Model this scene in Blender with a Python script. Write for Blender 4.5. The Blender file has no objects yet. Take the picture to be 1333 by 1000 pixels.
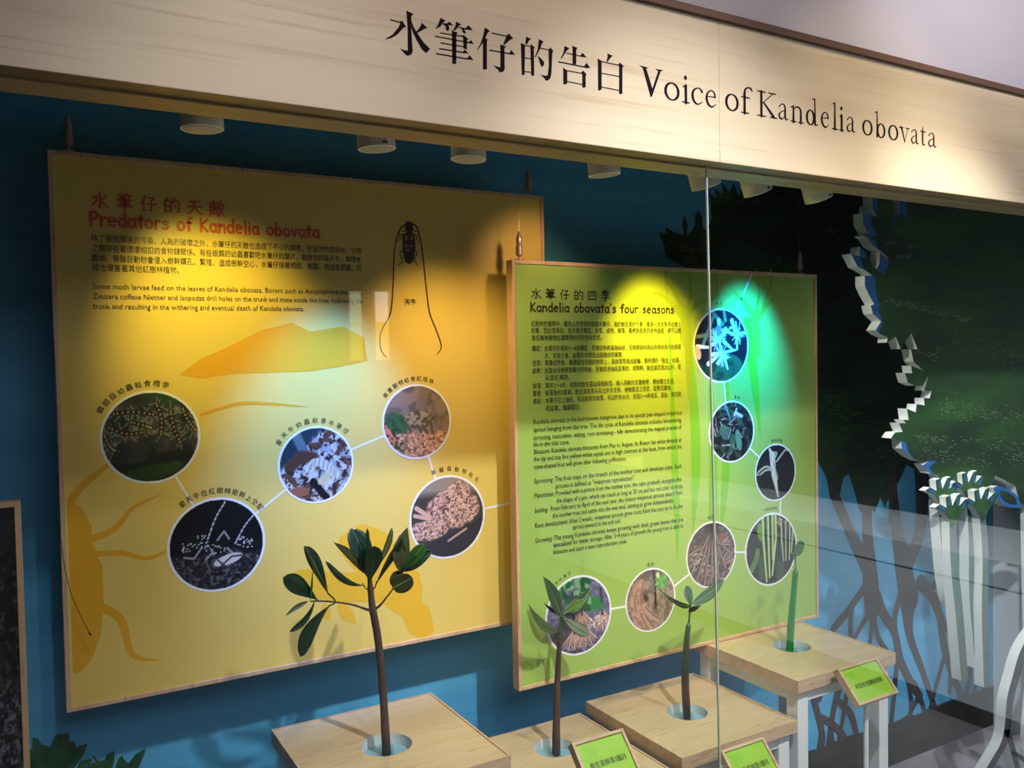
import bpy, bmesh, math, random
import numpy as np
from mathutils import Vector, Matrix

random.seed(7)
SC = bpy.context.scene
COL = SC.collection
PI = math.pi

# ------------------------------------------------------------------ camera
CAM_F, CAM_YAW, CAM_PITCH, CAM_ROLL, CAM_H = 1.10747, 0.52828, 0.03270, 0.01700, 1.5
def cam_axes():
    f = Vector((math.sin(CAM_YAW)*math.cos(CAM_PITCH), math.cos(CAM_YAW)*math.cos(CAM_PITCH), -math.sin(CAM_PITCH)))
    r = Vector((math.cos(CAM_YAW), -math.sin(CAM_YAW), 0))
    d = f.cross(r)
    c, s = math.cos(CAM_ROLL), math.sin(CAM_ROLL)
    return c*r + s*d, -s*r + c*d, f
AR, AD, AF = cam_axes()
cam_data = bpy.data.cameras.new('camera')
cam = bpy.data.objects.new('camera', cam_data)
COL.objects.link(cam)
M3 = Matrix((AR, -AD, -AF)).transposed()
cam.matrix_world = Matrix.Translation((0, 0, CAM_H)) @ M3.to_4x4()
cam_data.sensor_width = 36
cam_data.lens = CAM_F*1000/1333*36
cam_data.clip_start = 0.02
SC.camera = cam
def ray(u, v):
    f = CAM_F*1000
    return AR*((u-666.5)/f) + AD*((v-500)/f) + AF
def P(u, v, Y):                       # the point of the plane y = Y that the photograph shows at (u, v)
    d = ray(u, v); t = Y/d.y
    return Vector((d.x*t, Y, CAM_H + d.z*t))
def PZ(u, v, Z):
    d = ray(u, v); t = (Z-CAM_H)/d.z
    return Vector((d.x*t, d.y*t, Z))
def pxm(u, v, Y):                     # metres per photograph pixel there
    return (P(u, v, Y)-Vector((0, 0, CAM_H))).dot(AF)/(CAM_F*1000)

# ------------------------------------------------------------------ world, light, exposure
SC.view_settings.view_transform = 'Standard'
SC.view_settings.look = 'None'
SC.view_settings.gamma = 1
SC.view_settings.use_curve_mapping = False
SC.view_settings.exposure = 0.0
W = bpy.data.worlds.new('world'); SC.world = W; W.use_nodes = True
W.node_tree.nodes['Background'].inputs[0].default_value = (0.75, 0.78, 0.9, 1)
W.node_tree.nodes['Background'].inputs[1].default_value = 0.05

def aim(o, target):
    o.rotation_euler = (Vector(target)-o.location).to_track_quat('-Z', 'Y').to_euler()
def spot(name, loc, target, power, color, angle, blend=0.6, size=0.03):
    l = bpy.data.lights.new(name, 'SPOT'); l.energy = power; l.color = color
    l.spot_size = math.radians(angle); l.spot_blend = blend; l.shadow_soft_size = size
    o = bpy.data.objects.new(name, l); COL.objects.link(o); o.location = loc; aim(o, target); return o
def area(name, loc, target, power, color, sx, sy):
    l = bpy.data.lights.new(name, 'AREA'); l.energy = power; l.color = color
    l.shape = 'RECTANGLE'; l.size = sx; l.size_y = sy
    o = bpy.data.objects.new(name, l); COL.objects.link(o); o.location = loc; aim(o, target); return o

# gallery ceiling lamps in front of the showcase, and some added spots
area('gallery_ceiling_light', (1.4, -1.6, 2.85), (1.4, -1.6, 0), 45, (0.90, 0.90, 1.0), 3.5, 1.6)
spot('track_or_added_spot', (0.95, 0.10, 2.80), (1.02, 1.46, 0.62), 200, (0.96, 0.98, 1.0), 48, 0.95, 0.03)
spot('track_or_added_spot', (1.70, 0.10, 2.80), (1.55, 1.46, 0.55), 95, (1.0, 0.95, 0.86), 46, 0.8, 0.03)
spot('track_or_added_spot', (2.60, 0.15, 2.80), (2.75, 1.6, 0.35), 150, (0.90, 0.95, 1.0), 50, 0.8, 0.03)
spot('track_or_added_spot', (0.25, 0.15, 2.80), (0.36, 1.78, 0.50), 30, (0.92, 0.96, 1.0), 34, 0.8, 0.03)
spot('added_wall_spot', (1.6, 0.2, 2.6), (1.90, 1.12, 2.35), 42, (1.0, 0.93, 0.92), 64, 1.0, 0.03)  # added spot, brightens the wall above the header
for yy in (0.5, -0.05, -0.6, -1.15, -1.7):
    spot('added_counter_spot', (2.2, yy, 2.8), (3.25, yy, 0.35), 240, (0.92, 0.96, 1.0), 52, 1.0, 0.05)  # row of added spots, brightens the counter for its mirror image in the glass
spot('track_or_added_spot', (0.55, 0.25, 2.80), (2.62, 1.5, 0.88), 300, (0.92, 0.97, 1.0), 20, 0.8, 0.03)  # added spot from the left, lights the white edges of the hanging pods
spot('header_spot_light', (1.35, 0.35, 2.75), (1.52, 1.1, 1.85), 26, (1.0, 0.84, 0.58), 40, 1.0, 0.03)
spot('header_spot_light', (0.55, 0.1, 2.75), (0.80, 1.1, 1.86), 26, (1.0, 0.84, 0.72), 84, 1.0, 0.03)
# lamps inside the case (the white cylinders)  u, colour, power, target, angle
FIX_Z, FIX_Y = 1.846, 1.35
FIX = [(0.255, (1.0, 0.80, 0.12), 12, (0.33, 1.68, 1.56), 62),
       (0.534, (0.07, 0.27, 1.0), 62, (0.545, 1.68, 1.33), 50),
       (0.706, (1.0, 0.66, 0.20), 14, (0.86, 1.68, 1.28), 80),
       (1.005, (1.0, 0.62, 0.35), 3.5, (1.06, 1.80, 1.62), 60),
       (1.271, (1.0, 0.60, 0.02), 46, (1.335, 1.60, 1.46), 56),
       (1.423, (1.0, 0.95, 0.85), 13, (2.30, 1.32, 1.35), 60),
       (1.619, (0.0, 0.36, 1.0), 85, (1.635, 1.60, 1.49), 48)]
for (x, c, p, t, a) in FIX:
    spot('case_lamp_light', (x, FIX_Y, FIX_Z-0.02), t, p, c, a, 1.0, 0.02)

# ------------------------------------------------------------------ materials
def srgb(r, g, b):
    f = lambda c: (c/255/12.92) if c/255 <= 0.04045 else ((c/255+0.055)/1.055)**2.4
    return (f(r), f(g), f(b), 1)
def mat(name, rgb, rough=0.5, metal=0, noise=None, bump=0, coat=0, spec=0.5, sub=0):
    """noise = (scale xyz, amount, second colour)"""
    m = bpy.data.materials.new(name); m.use_nodes = True
    nt = m.node_tree; b = nt.nodes['Principled BSDF']
    b.inputs['Base Color'].default_value = srgb(*rgb)
    b.inputs['Roughness'].default_value = rough
    b.inputs['Metallic'].default_value = metal
    b.inputs['Coat Weight'].default_value = coat
    b.inputs['Coat Roughness'].default_value = 0.08
    b.inputs['Specular IOR Level'].default_value = spec
    if noise:
        sc, amt, c2 = noise
        tc = nt.nodes.new('ShaderNodeTexCoord'); mp = nt.nodes.new('ShaderNodeMapping')
        mp.inputs['Scale'].default_value = sc
        nz = nt.nodes.new('ShaderNodeTexNoise'); nz.inputs['Scale'].default_value = 1; nz.inputs['Detail'].default_value = 5
        rp = nt.nodes.new('ShaderNodeValToRGB')
        rp.color_ramp.elements[0].position = 0.5-amt/2; rp.color_ramp.elements[1].position = 0.5+amt/2
        rp.color_ramp.elements[0].color = srgb(*rgb); rp.color_ramp.elements[1].color = srgb(*c2)
        L = nt.links.new
        L(tc.outputs['Object'], mp.inputs['Vector']); L(mp.outputs['Vector'], nz.inputs['Vector'])
        L(nz.outputs['Fac'], rp.inputs['Fac']); L(rp.outputs['Color'], b.inputs['Base Color'])
        if bump:
            bp = nt.nodes.new('ShaderNodeBump'); bp.inputs['Strength'].default_value = bump; bp.inputs['Distance'].default_value = 0.002
            L(nz.outputs['Fac'], bp.inputs['Height']); L(bp.outputs['Normal'], b.inputs['Normal'])
    return m
def mat_wood(name, c1, c2, c3, axis='X', fine=1.0, rough=0.42, coat=0.0, along=1.2):
    m = bpy.data.materials.new(name); m.use_nodes = True
    nt = m.node_tree; b = nt.nodes['Principled BSDF']; L = nt.links.new
    tc = nt.nodes.new('ShaderNodeTexCoord')
    mp = nt.nodes.new('ShaderNodeMapping'); mp2 = nt.nodes.new('ShaderNodeMapping')
    s = {'X': (along, 16, 16), 'Y': (16, along, 16), 'Z': (16, 16, along)}[axis]
    mp.inputs['Scale'].default_value = [q*fine for q in s]
    mp2.inputs['Scale'].default_value = [q*fine*7 for q in s]
    n1 = nt.nodes.new('ShaderNodeTexNoise'); n1.inputs['Scale'].default_value = 1; n1.inputs['Detail'].default_value = 4; n1.inputs['Distortion'].default_value = 0.8
    n2 = nt.nodes.new('ShaderNodeTexNoise'); n2.inputs['Scale'].default_value = 1; n2.inputs['Detail'].default_value = 3
    L(tc.outputs['Object'], mp.inputs['Vector']); L(tc.outputs['Object'], mp2.inputs['Vector'])
    L(mp.outputs['Vector'], n1.inputs['Vector']); L(mp2.outputs['Vector'], n2.inputs['Vector'])
    rp = nt.nodes.new('ShaderNodeValToRGB')
    e = rp.color_ramp.elements; e[0].position = 0.33; e[0].color = srgb(*c2); e[1].position = 0.62; e[1].color = srgb(*c1)
    L(n1.outputs['Fac'], rp.inputs['Fac'])
    rp2 = nt.nodes.new('ShaderNodeValToRGB'); e = rp2.color_ramp.elements
    e[0].position = 0.3; e[0].color = (1, 1, 1, 1); e[1].position = 0.42; e[1].color = (0, 0, 0, 1)
    L(n2.outputs['Fac'], rp2.inputs['Fac'])
    mx = nt.nodes.new('ShaderNodeMix'); mx.data_type = 'RGBA'
    L(rp2.outputs['Color'], mx.inputs[0]); L(rp.outputs['Color'], mx.inputs[6]); mx.inputs[7].default_value = srgb(*c3)
    L(mx.outputs[2], b.inputs['Base Color'])
    b.inputs['Roughness'].default_value = rough; b.inputs['Coat Weight'].default_value = coat
    b.inputs['Coat Roughness'].default_value = 0.06
    return m
def mat_glass(name, tint=(1, 1, 1, 1), strength=1.0):
    m = bpy.data.materials.new(name); m.use_nodes = True
    nt = m.node_tree; nt.nodes.clear(); L = nt.links.new
    out = nt.nodes.new('ShaderNodeOutputMaterial'); mx = nt.nodes.new('ShaderNodeMixShader')
    tr = nt.nodes.new('ShaderNodeBsdfTransparent'); tr.inputs[0].default_value = tint
    gl = nt.nodes.new('ShaderNodeBsdfGlossy'); gl.inputs['Roughness'].default_value = 0.0
    fr = nt.nodes.new('ShaderNodeFresnel')          # both faces of the pane reflect alike (no refraction is traced)
    ge = nt.nodes.new('ShaderNodeNewGeometry'); mr = nt.nodes.new('ShaderNodeMapRange')
    mr.inputs['To Min'].default_value = 1.45; mr.inputs['To Max'].default_value = 1/1.45
    L(ge.outputs['Backfacing'], mr.inputs['Value']); L(mr.outputs[0], fr.inputs[0])
    L(fr.outputs[0], mx.inputs[0]); L(tr.outputs[0], mx.inputs[1]); L(gl.outputs[0], mx.inputs[2]); L(mx.outputs[0], out.inputs[0])
    return m
def mat_emit(name, rgb, s):
    m = mat(name, rgb, 0.6)
    b = m.node_tree.nodes['Principled BSDF']
    b.inputs['Emission Color'].default_value = srgb(*rgb); b.inputs['Emission Strength'].default_value = s
    return m
def mat_print(name, rough=0.35):
    m = bpy.data.materials.new(name); m.use_nodes = True
    nt = m.node_tree; b = nt.nodes['Principled BSDF']
    at = nt.nodes.new('ShaderNodeAttribute'); at.attribute_name = 'ink'
    nt.links.new(at.outputs['Color'], b.inputs['Base Color']); b.inputs['Roughness'].default_value = rough
    return m

def ramp_mat(name, stops, rough=0.35):
    m = mat(name, stops[0][1], rough); nt = m.node_tree; L = nt.links.new
    tc = nt.nodes.new('ShaderNodeTexCoord'); sp = nt.nodes.new('ShaderNodeSeparateXYZ'); rp = nt.nodes.new('ShaderNodeValToRGB')
    L(tc.outputs['Generated'], sp.inputs[0]); L(sp.outputs[2], rp.inputs[0]); L(rp.outputs[0], nt.nodes['Principled BSDF'].inputs['Base Color'])
    el = rp.color_ramp.elements; el[0].position, el[0].color = stops[0][0], srgb(*stops[0][1]); el[1].position, el[1].color = stops[-1][0], srgb(*stops[-1][1])
    for p, c in stops[1:-1]: k = el.new(p); k.color = srgb(*c)
    return m
M = {}
M['fascia'] = mat_wood('pale fascia wood', (222, 202, 172), (214, 193, 162), (203, 180, 148), 'X', 1.0, 0.36, along=0.4)
M['frame_wood'] = mat_wood('pine frame wood', (212, 180, 142), (198, 164, 126), (178, 144, 108), 'Z', 2.0, 0.5)
M['top_wood'] = mat_wood('birch table top', (200, 182, 146), (190, 170, 132), (180, 158, 120), 'X', 1.2, 0.35, 0.5, 2.0)
M['edge_wood'] = mat_wood('table edge wood', (204, 178, 146), (184, 156, 124), (160, 132, 100), 'X', 2.5, 0.5)
M['brown_trim'] = mat('dark brown trim', (96, 72, 62), 0.5, noise=((2, 30, 30), 0.4, (120, 90, 76)))
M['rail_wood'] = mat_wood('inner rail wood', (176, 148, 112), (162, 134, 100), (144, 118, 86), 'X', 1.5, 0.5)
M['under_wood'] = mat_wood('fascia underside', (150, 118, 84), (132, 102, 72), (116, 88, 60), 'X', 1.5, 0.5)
M['ink_black'] = mat('black lettering', (26, 12, 22), 0.8, spec=0.15)
M['text_dark'] = mat('dark printed ink', (42, 36, 18), 0.4)
M['text_red'] = mat('red printed ink', (214, 84, 36), 0.4)
M['yellow'] = mat('yellow printed panel', (230, 200, 96), 0.30, noise=((0.9, 0.9, 0.9), 0.7, (226, 200, 108)))
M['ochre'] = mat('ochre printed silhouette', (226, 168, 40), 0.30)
M['ochre_light'] = mat('amber flat shape', (232, 184, 52), 0.30)  # deeper amber for the wing-like shape and the painted leaf shadows
M['green'] = mat('green printed panel', (150, 186, 84), 0.30, noise=((0.9, 0.9, 0.9), 0.7, (158, 192, 98)))
M['green_sil'] = mat('mid green printed silhouette', (118, 184, 48), 0.32)
M['green_sil2'] = mat('dull green printed silhouette', (138, 172, 56), 0.32)
M['white_print'] = mat('white printed line', (235, 238, 240), 0.35)
M['print'] = mat_print('printed photograph')
M['blue_wall'] = mat('blue painted wall', (72, 160, 206), 0.55, noise=((2.0, 2.0, 26), 0.5, (88, 176, 218)), bump=0.25)
M['paint_soil'] = mat('painted dark soil', (30, 32, 28), 0.7, noise=((12, 12, 26), 0.35, (52, 54, 44)))
M['paint_trunk'] = mat('painted dark trunk', (52, 44, 50), 0.6, noise=((9, 9, 4), 0.4, (66, 58, 62)))
M['paint_leaf'] = mat('painted dark foliage', (22, 42, 30), 0.6, noise=((4, 4, 14), 0.30, (40, 72, 36)))
M['paint_leaf_low'] = mat('painted leafy bush', (20, 58, 40), 0.6, noise=((26, 26, 26), 0.35, (46, 100, 58)))
M['paint_fleck'] = mat('pale paint fleck', (120, 140, 104), 0.6)
M['paint_vein'] = mat('light green painted dash', (92, 124, 46), 0.6)
M['cut_white'] = mat('white foam board edge', (226, 230, 226), 0.6)
M['cut_blue'] = mat('blue painted margin', (30, 92, 160), 0.55, noise=((9, 9, 9), 0.5, (44, 112, 176)))
M['cut_green'] = mat('painted green foliage face', (16, 42, 26), 0.6, noise=((3, 3, 12), 0.28, (34, 76, 30)))
M['cut_pod'] = mat('painted grey green pod face', (98, 124, 116), 0.55, noise=((14, 14, 3), 0.4, (66, 92, 78)))
M['cut_crown'] = mat('painted dark green crown face', (24, 66, 38), 0.55, noise=((30, 30, 30), 0.4, (56, 100, 48)))
M['cut_root'] = mat('painted dark root face', (48, 50, 58), 0.6)
M['white_paint'] = mat('white painted wood', (226, 232, 232), 0.45)
M['side_wall'] = mat('pale grey plaster', (186, 194, 200), 0.7, noise=((3, 3, 3), 0.6, (200, 206, 210)))
M['room_wall'] = mat('lavender grey plaster', (196, 188, 200), 0.8, noise=((2, 2, 2), 0.6, (206, 200, 208)))
M['dark_wall'] = mat('charcoal plaster', (58, 60, 66), 0.8, noise=((2, 2, 2), 0.6, (64, 66, 72)))
M['case_floor'] = mat('grey case floor', (150, 146, 152), 0.6, noise=((6, 6, 6), 0.5, (164, 160, 164)))
M['room_floor'] = mat('grey gallery floor', (110, 110, 112), 0.5, noise=((4, 4, 4), 0.5, (124, 122, 122)))
M['ceiling'] = mat('dark ceiling paint', (60, 62, 70), 0.8, noise=((3, 3, 3), 0.5, (66, 68, 76)))
M['lamp_white'] = mat('white lamp enamel', (250, 249, 244), 0.35)
M['lamp_lens'] = mat('frosted lamp lens', (190, 188, 182), 0.5)
M['steel'] = mat('brushed steel', (200, 176, 158), 0.3, metal=0.55)
M['cable'] = mat('steel cable', (150, 146, 140), 0.35, metal=1)
M['seam'] = mat('glass edge seam', (196, 190, 168), 0.3, noise=((30, 30, 5), 0.5, (150, 168, 170)))
M['wire'] = mat('thin dark wire', (40, 34, 26), 0.5)
M['glass'] = mat_glass('showcase glass')
M['acrylic'] = mat_glass('clear acrylic', (0.93, 0.98, 0.99, 1))
M['hole_white'] = mat('white hole lining', (206, 214, 212), 0.4)
M['hole_teal'] = mat('teal tinted insert', (110, 158, 172), 0.12, noise=((8, 8, 8), 0.5, (136, 180, 190)), coat=0.6)
M['leaf_dark'] = mat('dark glossy leaf', (18, 42, 22), 0.3, noise=((40, 40, 40), 0.4, (26, 56, 28)), coat=0.25)
M['leaf_olive'] = mat('olive leaf underside', (50, 58, 30), 0.45, noise=((40, 40, 40), 0.4, (62, 70, 34)))
M['leaf_mid'] = mat('mid green leaf', (48, 92, 44), 0.32, noise=((40, 40, 40), 0.4, (62, 112, 50)), coat=0.2)
M['leaf_light'] = mat('light green leaf', (86, 122, 50), 0.35, noise=((40, 40, 40), 0.4, (98, 138, 58)))
M['midrib'] = mat('pale leaf midrib', (124, 150, 88), 0.4)
M['bark'] = mat('brown bark', (62, 46, 40), 0.6, noise=((40, 40, 14), 0.4, (84, 66, 58)), bump=0.5)
M['bark_green'] = mat('green young stem', (52, 92, 44), 0.45)
M['pod_green'] = mat('glossy green sprout skin', (14, 116, 40), 0.22, noise=((60, 60, 12), 0.4, (22, 132, 48)), coat=0.4)
M['dark_photo_paper'] = mat_print('dark photo print', 0.5)
M['black'] = mat('black rubber', (22, 22, 24), 0.5)

# ------------------------------------------------------------------ mesh helpers
class MB:
    def __init__(s): s.v = []; s.f = []; s.m = []; s.smooth = False
    def add(s, pts, faces, mi=0):
        b = len(s.v); s.v += [tuple(p) for p in pts]
        for f in faces: s.f.append(tuple(i+b for i in f)); s.m.append(mi)
    def box(s, a, b, mi=0):
        x0, y0, z0 = a; x1, y1, z1 = b
        s.add([(x0,y0,z0),(x1,y0,z0),(x1,y1,z0),(x0,y1,z0),(x0,y0,z1),(x1,y0,z1),(x1,y1,z1),(x0,y1,z1)],
              [(0,3,2,1),(4,5,6,7),(0,1,5,4),(1,2,6,5),(2,3,7,6),(3,0,4,7)], mi)
    def poly(s, pts, mi=0): s.add(pts, [tuple(range(len(pts)))], mi)
    def prism(s, front, dy, mi=0, mside=None, front_face=True):
        """front outline (list of Vector in a plane y = const), extruded by dy to the back"""
        n = len(front); back = [(p[0], p[1]+dy, p[2]) for p in front]
        if mside is None: mside = mi
        if front_face: s.add(front, [tuple(range(n))], mi)
        s.add(back, [tuple(reversed(range(n)))], mside)
        s.add(list(front)+back, [(i, (i+1) % n, n+(i+1) % n, n+i) for i in range(n)], mside)
    def ribbon(s, pts, ws, Y, mi=0, cap=True):
        """flat stroke in the plane y = Y; pts = (x, z), ws = widths in metres"""
        n = len(pts)
        for i in range(n-1):
            a = Vector(pts[i]); b = Vector(pts[i+1]); d = b-a
            if d.length < 1e-9: continue
            d.normalize(); q = Vector((-d.y, d.x)); wa, wb = ws[i]/2, ws[i+1]/2
            c = [a-q*wa, b-q*wb, b+q*wb, a+q*wa]
            yy = Y-(i % 2)*2e-5
            s.add([(p.x, yy, p.y) for p in c], [(0, 1, 2, 3)], mi)
        for i in range(n):
            if not cap and i in (0, n-1): continue
            r = ws[i]/2
            if r < 2e-5: continue
            yy = Y-5e-5-(i % 6)*1e-5
            s.add([(pts[i][0]+r*math.cos(t*PI/5), yy, pts[i][1]+r*math.sin(t*PI/5)) for t in range(10)], [tuple(range(10))], mi)
    def tube(s, pts, rs, n=10, mi=0):
        pts = [Vector(p) for p in pts]; rings = []
        up = Vector((0.13, 1, 0.07)).normalized()
        for i, p in enumerate(pts):
            d = (pts[min(i+1, len(pts)-1)]-pts[max(i-1, 0)]).normalized()
            x = d.cross(up).normalized(); y = x.cross(d).normalized()
            rings.append([p+(x*math.cos(k*2*PI/n)+y*math.sin(k*2*PI/n))*rs[i] for k in range(n)])
        v = [q for r in rings for q in r]; f = []
        for i in range(len(pts)-1):
            for k in range(n):
                f.append((i*n+k, i*n+(k+1) % n, (i+1)*n+(k+1) % n, (i+1)*n+k))
        f.append(tuple(reversed(range(n)))); f.append(tuple(range((len(pts)-1)*n, len(pts)*n)))
        s.add(v, f, mi)
    def lathe(s, prof, c, n=32, mi=0):
        """prof = (radius, z) around the vertical through c"""
        v = []; f = []
        for r, z in prof:
            v += [(c[0]+r*math.cos(k*2*PI/n), c[1]+r*math.sin(k*2*PI/n), c[2]+z) for k in range(n)]
        for i in range(len(prof)-1):
            for k in range(n): f.append((i*n+k, i*n+(k+1) % n, (i+1)*n+(k+1) % n, (i+1)*n+k))
        s.add(v, f, mi)
    def build(s, name, mats, parent=None, smooth=False, recalc=True, flat_angle=None):
        me = bpy.data.meshes.new(name); me.from_pydata([tuple(p) for p in s.v], [], s.f)
        if not isinstance(mats, (list, tuple)): mats = [mats]
        for m in mats: me.materials.append(m)
        me.polygons.foreach_set('material_index', s.m)
        if recalc:
            bm = bmesh.new(); bm.from_mesh(me); bmesh.ops.recalc_face_normals(bm, faces=bm.faces); bm.to_mesh(me); bm.free()
        if smooth: me.polygons.foreach_set('use_smooth', [True]*len(me.polygons))
        o = bpy.data.objects.new(name, me); COL.objects.link(o)
        if parent: o.parent = parent
        if smooth and flat_angle: 
            md = o.modifiers.new('edge', 'EDGE_SPLIT'); md.split_angle = math.radians(flat_angle)
        return o
def bevel(o, w=0.001, seg=1):
    md = o.modifiers.new('bevel', 'BEVEL'); md.width = w; md.segments = seg; md.limit_method = 'ANGLE'; return o
def tag(o, label=None, cat=None, group=None, kind=None):
    if label: o['label'] = label
    if cat: o['category'] = cat
    if group: o['group'] = group
    if kind: o['kind'] = kind
    return o
def thing(name, label, cat, group=None):
    o = bpy.data.objects.new(name, None); o.empty_display_size = 0.05; COL.objects.link(o)
    return tag(o, label, cat, group)
def seat(root):                       # put the Empty at the base of its parts without moving them
    bpy.context.view_layer.update()
    lo = Vector((1e9,)*3); hi = Vector((-1e9,)*3)
    for c in root.children_recursive:
        if c.type == 'MESH':
            for q in c.bound_box:
                w = c.matrix_world @ Vector(q)
                for i in range(3): lo[i] = min(lo[i], w[i]); hi[i] = max(hi[i], w[i])
    loc = Vector(((lo.x+hi.x)/2, (lo.y+hi.y)/2, lo.z))
    root.location = loc
    for c in root.children: c.location = c.location-loc
def smooth_line(pts, k=6):
    """Catmull-Rom through tuples of any length"""
    out = []; n = len(pts)
    for i in range(n-1):
        p0, p1, p2, p3 = pts[max(i-1, 0)], pts[i], pts[i+1], pts[min(i+2, n-1)]
        for j in range(k):
            t = j/k
            out.append(tuple(0.5*((2*b)+(-a+c)*t+(2*a-5*b+4*c-d)*t*t+(-a+3*b-3*c+d)*t**3) for a, b, c, d in zip(p0, p1, p2, p3)))
    out.append(tuple(pts[-1])); return out
def xz(u, v, Y): p = P(u, v, Y); return (p.x, p.z)
def px_ribbon(mb, pts, Y, mi=0, smooth=True, k=5, plane=None):
    """pts = (u, v, width in photograph pixels)"""
    if smooth and len(pts) > 2: pts = smooth_line(pts, k)
    yy = Y if plane is None else plane
    mb.ribbon([xz(u, v, Y) for u, v, w in pts], [max(w, 0.02)*pxm(u, v, Y) for u, v, w in pts], yy, mi)

# ------------------------------------------------------------------ lettering helpers
_tcache = {}
def text_mesh(s):
    if s in _tcache: return _tcache[s]
    cu = bpy.data.curves.new('t', 'FONT'); cu.body = s; cu.size = 1; cu.resolution_u = 2
    o = bpy.data.objects.new('t', cu); COL.objects.link(o)
    dg = bpy.context.evaluated_depsgraph_get(); me = bpy.data.meshes.new_from_object(o.evaluated_get(dg))
    v = np.zeros(len(me.vertices)*3, 'f'); me.vertices.foreach_get('co', v); v = v.reshape(-1, 3)
    f = [tuple(p.vertices) for p in me.polygons]
    bpy.data.objects.remove(o); bpy.data.curves.remove(cu); bpy.data.meshes.remove(me)
    _tcache[s] = (v, f); return v, f
def put_text(mb, s, x0, z0, em, Y, width=None, mi=0, bold=0):
    v, f = text_mesh(s)
    if len(v) == 0: return
    w = v[:, 0].max()-min(0, v[:, 0].min())
    sx = em if width is None else width/w
    offs = [(0, 0)] if not bold else [(-bold, 0), (bold, 0), (0, bold), (0, -bold)]
    for dx, dz in offs:
        mb.add([(x0+p[0]*sx+dx, Y, z0+p[1]*em+dz) for p in v], f, mi)
def px_text(mb, s, ul, vl, ur, em_px, Y, plane, mi=0, bold=0, fit=True):
    """baseline starts at photograph (ul, vl), the line ends at column ur"""
    a = P(ul, vl, Y); em = em_px*pxm(ul, vl, Y)
    wd = None
    if fit: wd = onz_x(ur, a.z, Y)-a.x
    put_text(mb, s, a.x, a.z, em, plane, wd, mi, bold)
def onz_x(u, z, Y):                   # x where column u crosses height z in the plane
    v = 500
    for _ in range(12):
        p = P(u, v, Y); q = P(u, v+1, Y); v += (z-p.z)/(q.z-p.z)
    return P(u, v, Y).x
def arc_text(mb, s, c, R, a0, a1, em, plane):
    n = len(s)
    for i, ch in enumerate(s):
        a = math.radians(a0+(a1-a0)*(i/(n-1) if n > 1 else 0.5))
        v, f = text_mesh(ch)
        if len(v) == 0: continue
        m = (v[:, :2].max(0)+v[:, :2].min(0))/2
        ca, sa = math.cos(a-PI/2), math.sin(a-PI/2)
        cx, cz = c[0]+R*math.cos(a), c[1]+R*math.sin(a)
        mb.add([(cx+em*((p[0]-m[0])*ca-(p[1]-m[1])*sa), plane, cz+em*((p[0]-m[0])*sa+(p[1]-m[1])*ca)) for p in v], f)

# monoline handwriting: skeletons in a box, x 0..w, y 0 baseline, 1 x-height
def arc(cx, cy, rx, ry, a0, a1, n=9):
    return [(cx+rx*math.cos(math.radians(a0+(a1-a0)*i/n)), cy+ry*math.sin(math.radians(a0+(a1-a0)*i/n))) for i in range(n+1)]
HAND = {
 'P': (0.85, [[(0.1, 0), (0.1, 1.55)], [(0.1, 1.5)]+arc(0.28, 1.12, 0.48, 0.4, 80, -90)+[(0.12, 0.7)]]),
 'K': (0.9, [[(0.12, 0), (0.12, 1.55)], [(0.75, 1.45), (0.14, 0.7), (0.8, 0.02)]]),
 'r': (0.65, [[(0.12, 1), (0.14, 0)], [(0.14, 0.6), (0.3, 0.88), (0.5, 0.96), (0.6, 0.85)]]),
 'e': (0.85, [[(0.12, 0.52), (0.7, 0.6)]+arc(0.42, 0.5, 0.3, 0.48, 25, 310, 12)]),
 'd': (0.85, [arc(0.42, 0.48, 0.3, 0.46, 20, 340, 12), [(0.72, 1.6), (0.74, 0)]]),
 'a': (0.85, [arc(0.4, 0.48, 0.3, 0.46, 30, 340, 12), [(0.7, 0.95), (0.7, 0.2), (0.82, 0.0)]]),
 't': (0.65, [[(0.34, 1.4), (0.32, 0.1), (0.4, 0)], [(0.05, 0.98), (0.62, 1.0)]]),
 'o': (0.85, [arc(0.42, 0.48, 0.32, 0.47, 90, 450, 14)]),
 's': (0.75, [[(0.6, 0.82), (0.4, 0.97), (0.18, 0.85), (0.2, 0.62), (0.5, 0.48), (0.62, 0.25), (0.45, 0.03), (0.12, 0.1)]]),
 'f': (0.65, [[(0.62, 1.42), (0.45, 1.55), (0.3, 1.35), (0.28, 0)], [(0.06, 0.92), (0.56, 0.95)]]),
 'n': (0.8, [[(0.12, 1), (0.14, 0)], [(0.14, 0.55), (0.32, 0.9), (0.55, 0.92), (0.65, 0.65), (0.67, 0)]]),
 'l': (0.35, [[(0.16, 1.6), (0.18, 0)]]),
 'i': (0.35, [[(0.16, 0.95), (0.18, 0)], [(0.16, 1.38), (0.17, 1.4)]]),
 'b': (0.85, [[(0.14, 1.6), (0.14, 0.02)], arc(0.42, 0.46, 0.3, 0.45, 160, -160, 12)]),
 'v': (0.75, [[(0.08, 0.95), (0.36, 0.02), (0.66, 0.97)]]),
 'u': (0.8, [[(0.12, 0.95), (0.14, 0.25), (0.32, 0.02), (0.55, 0.15), (0.64, 0.4)], [(0.64, 0.95), (0.66, 0)]]),
 "'": (0.28, [[(0.14, 1.6), (0.12, 1.3)]]),
 ' ': (0.6, []),
}
def hand_text(mb, s, x0, z0, x1, xh, lw, Y, mi=0):
    tot = sum(HAND[c][0]+0.08 for c in s); sx = (x1-x0)/tot; x = x0
    for c in s:
        w, st = HAND[c]
        for line in st: mb.ribbon([(x+p[0]*sx, z0+p[1]*xh) for p in line], [lw]*len(line), Y, mi)
        x += (w+0.08)*sx
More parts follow.
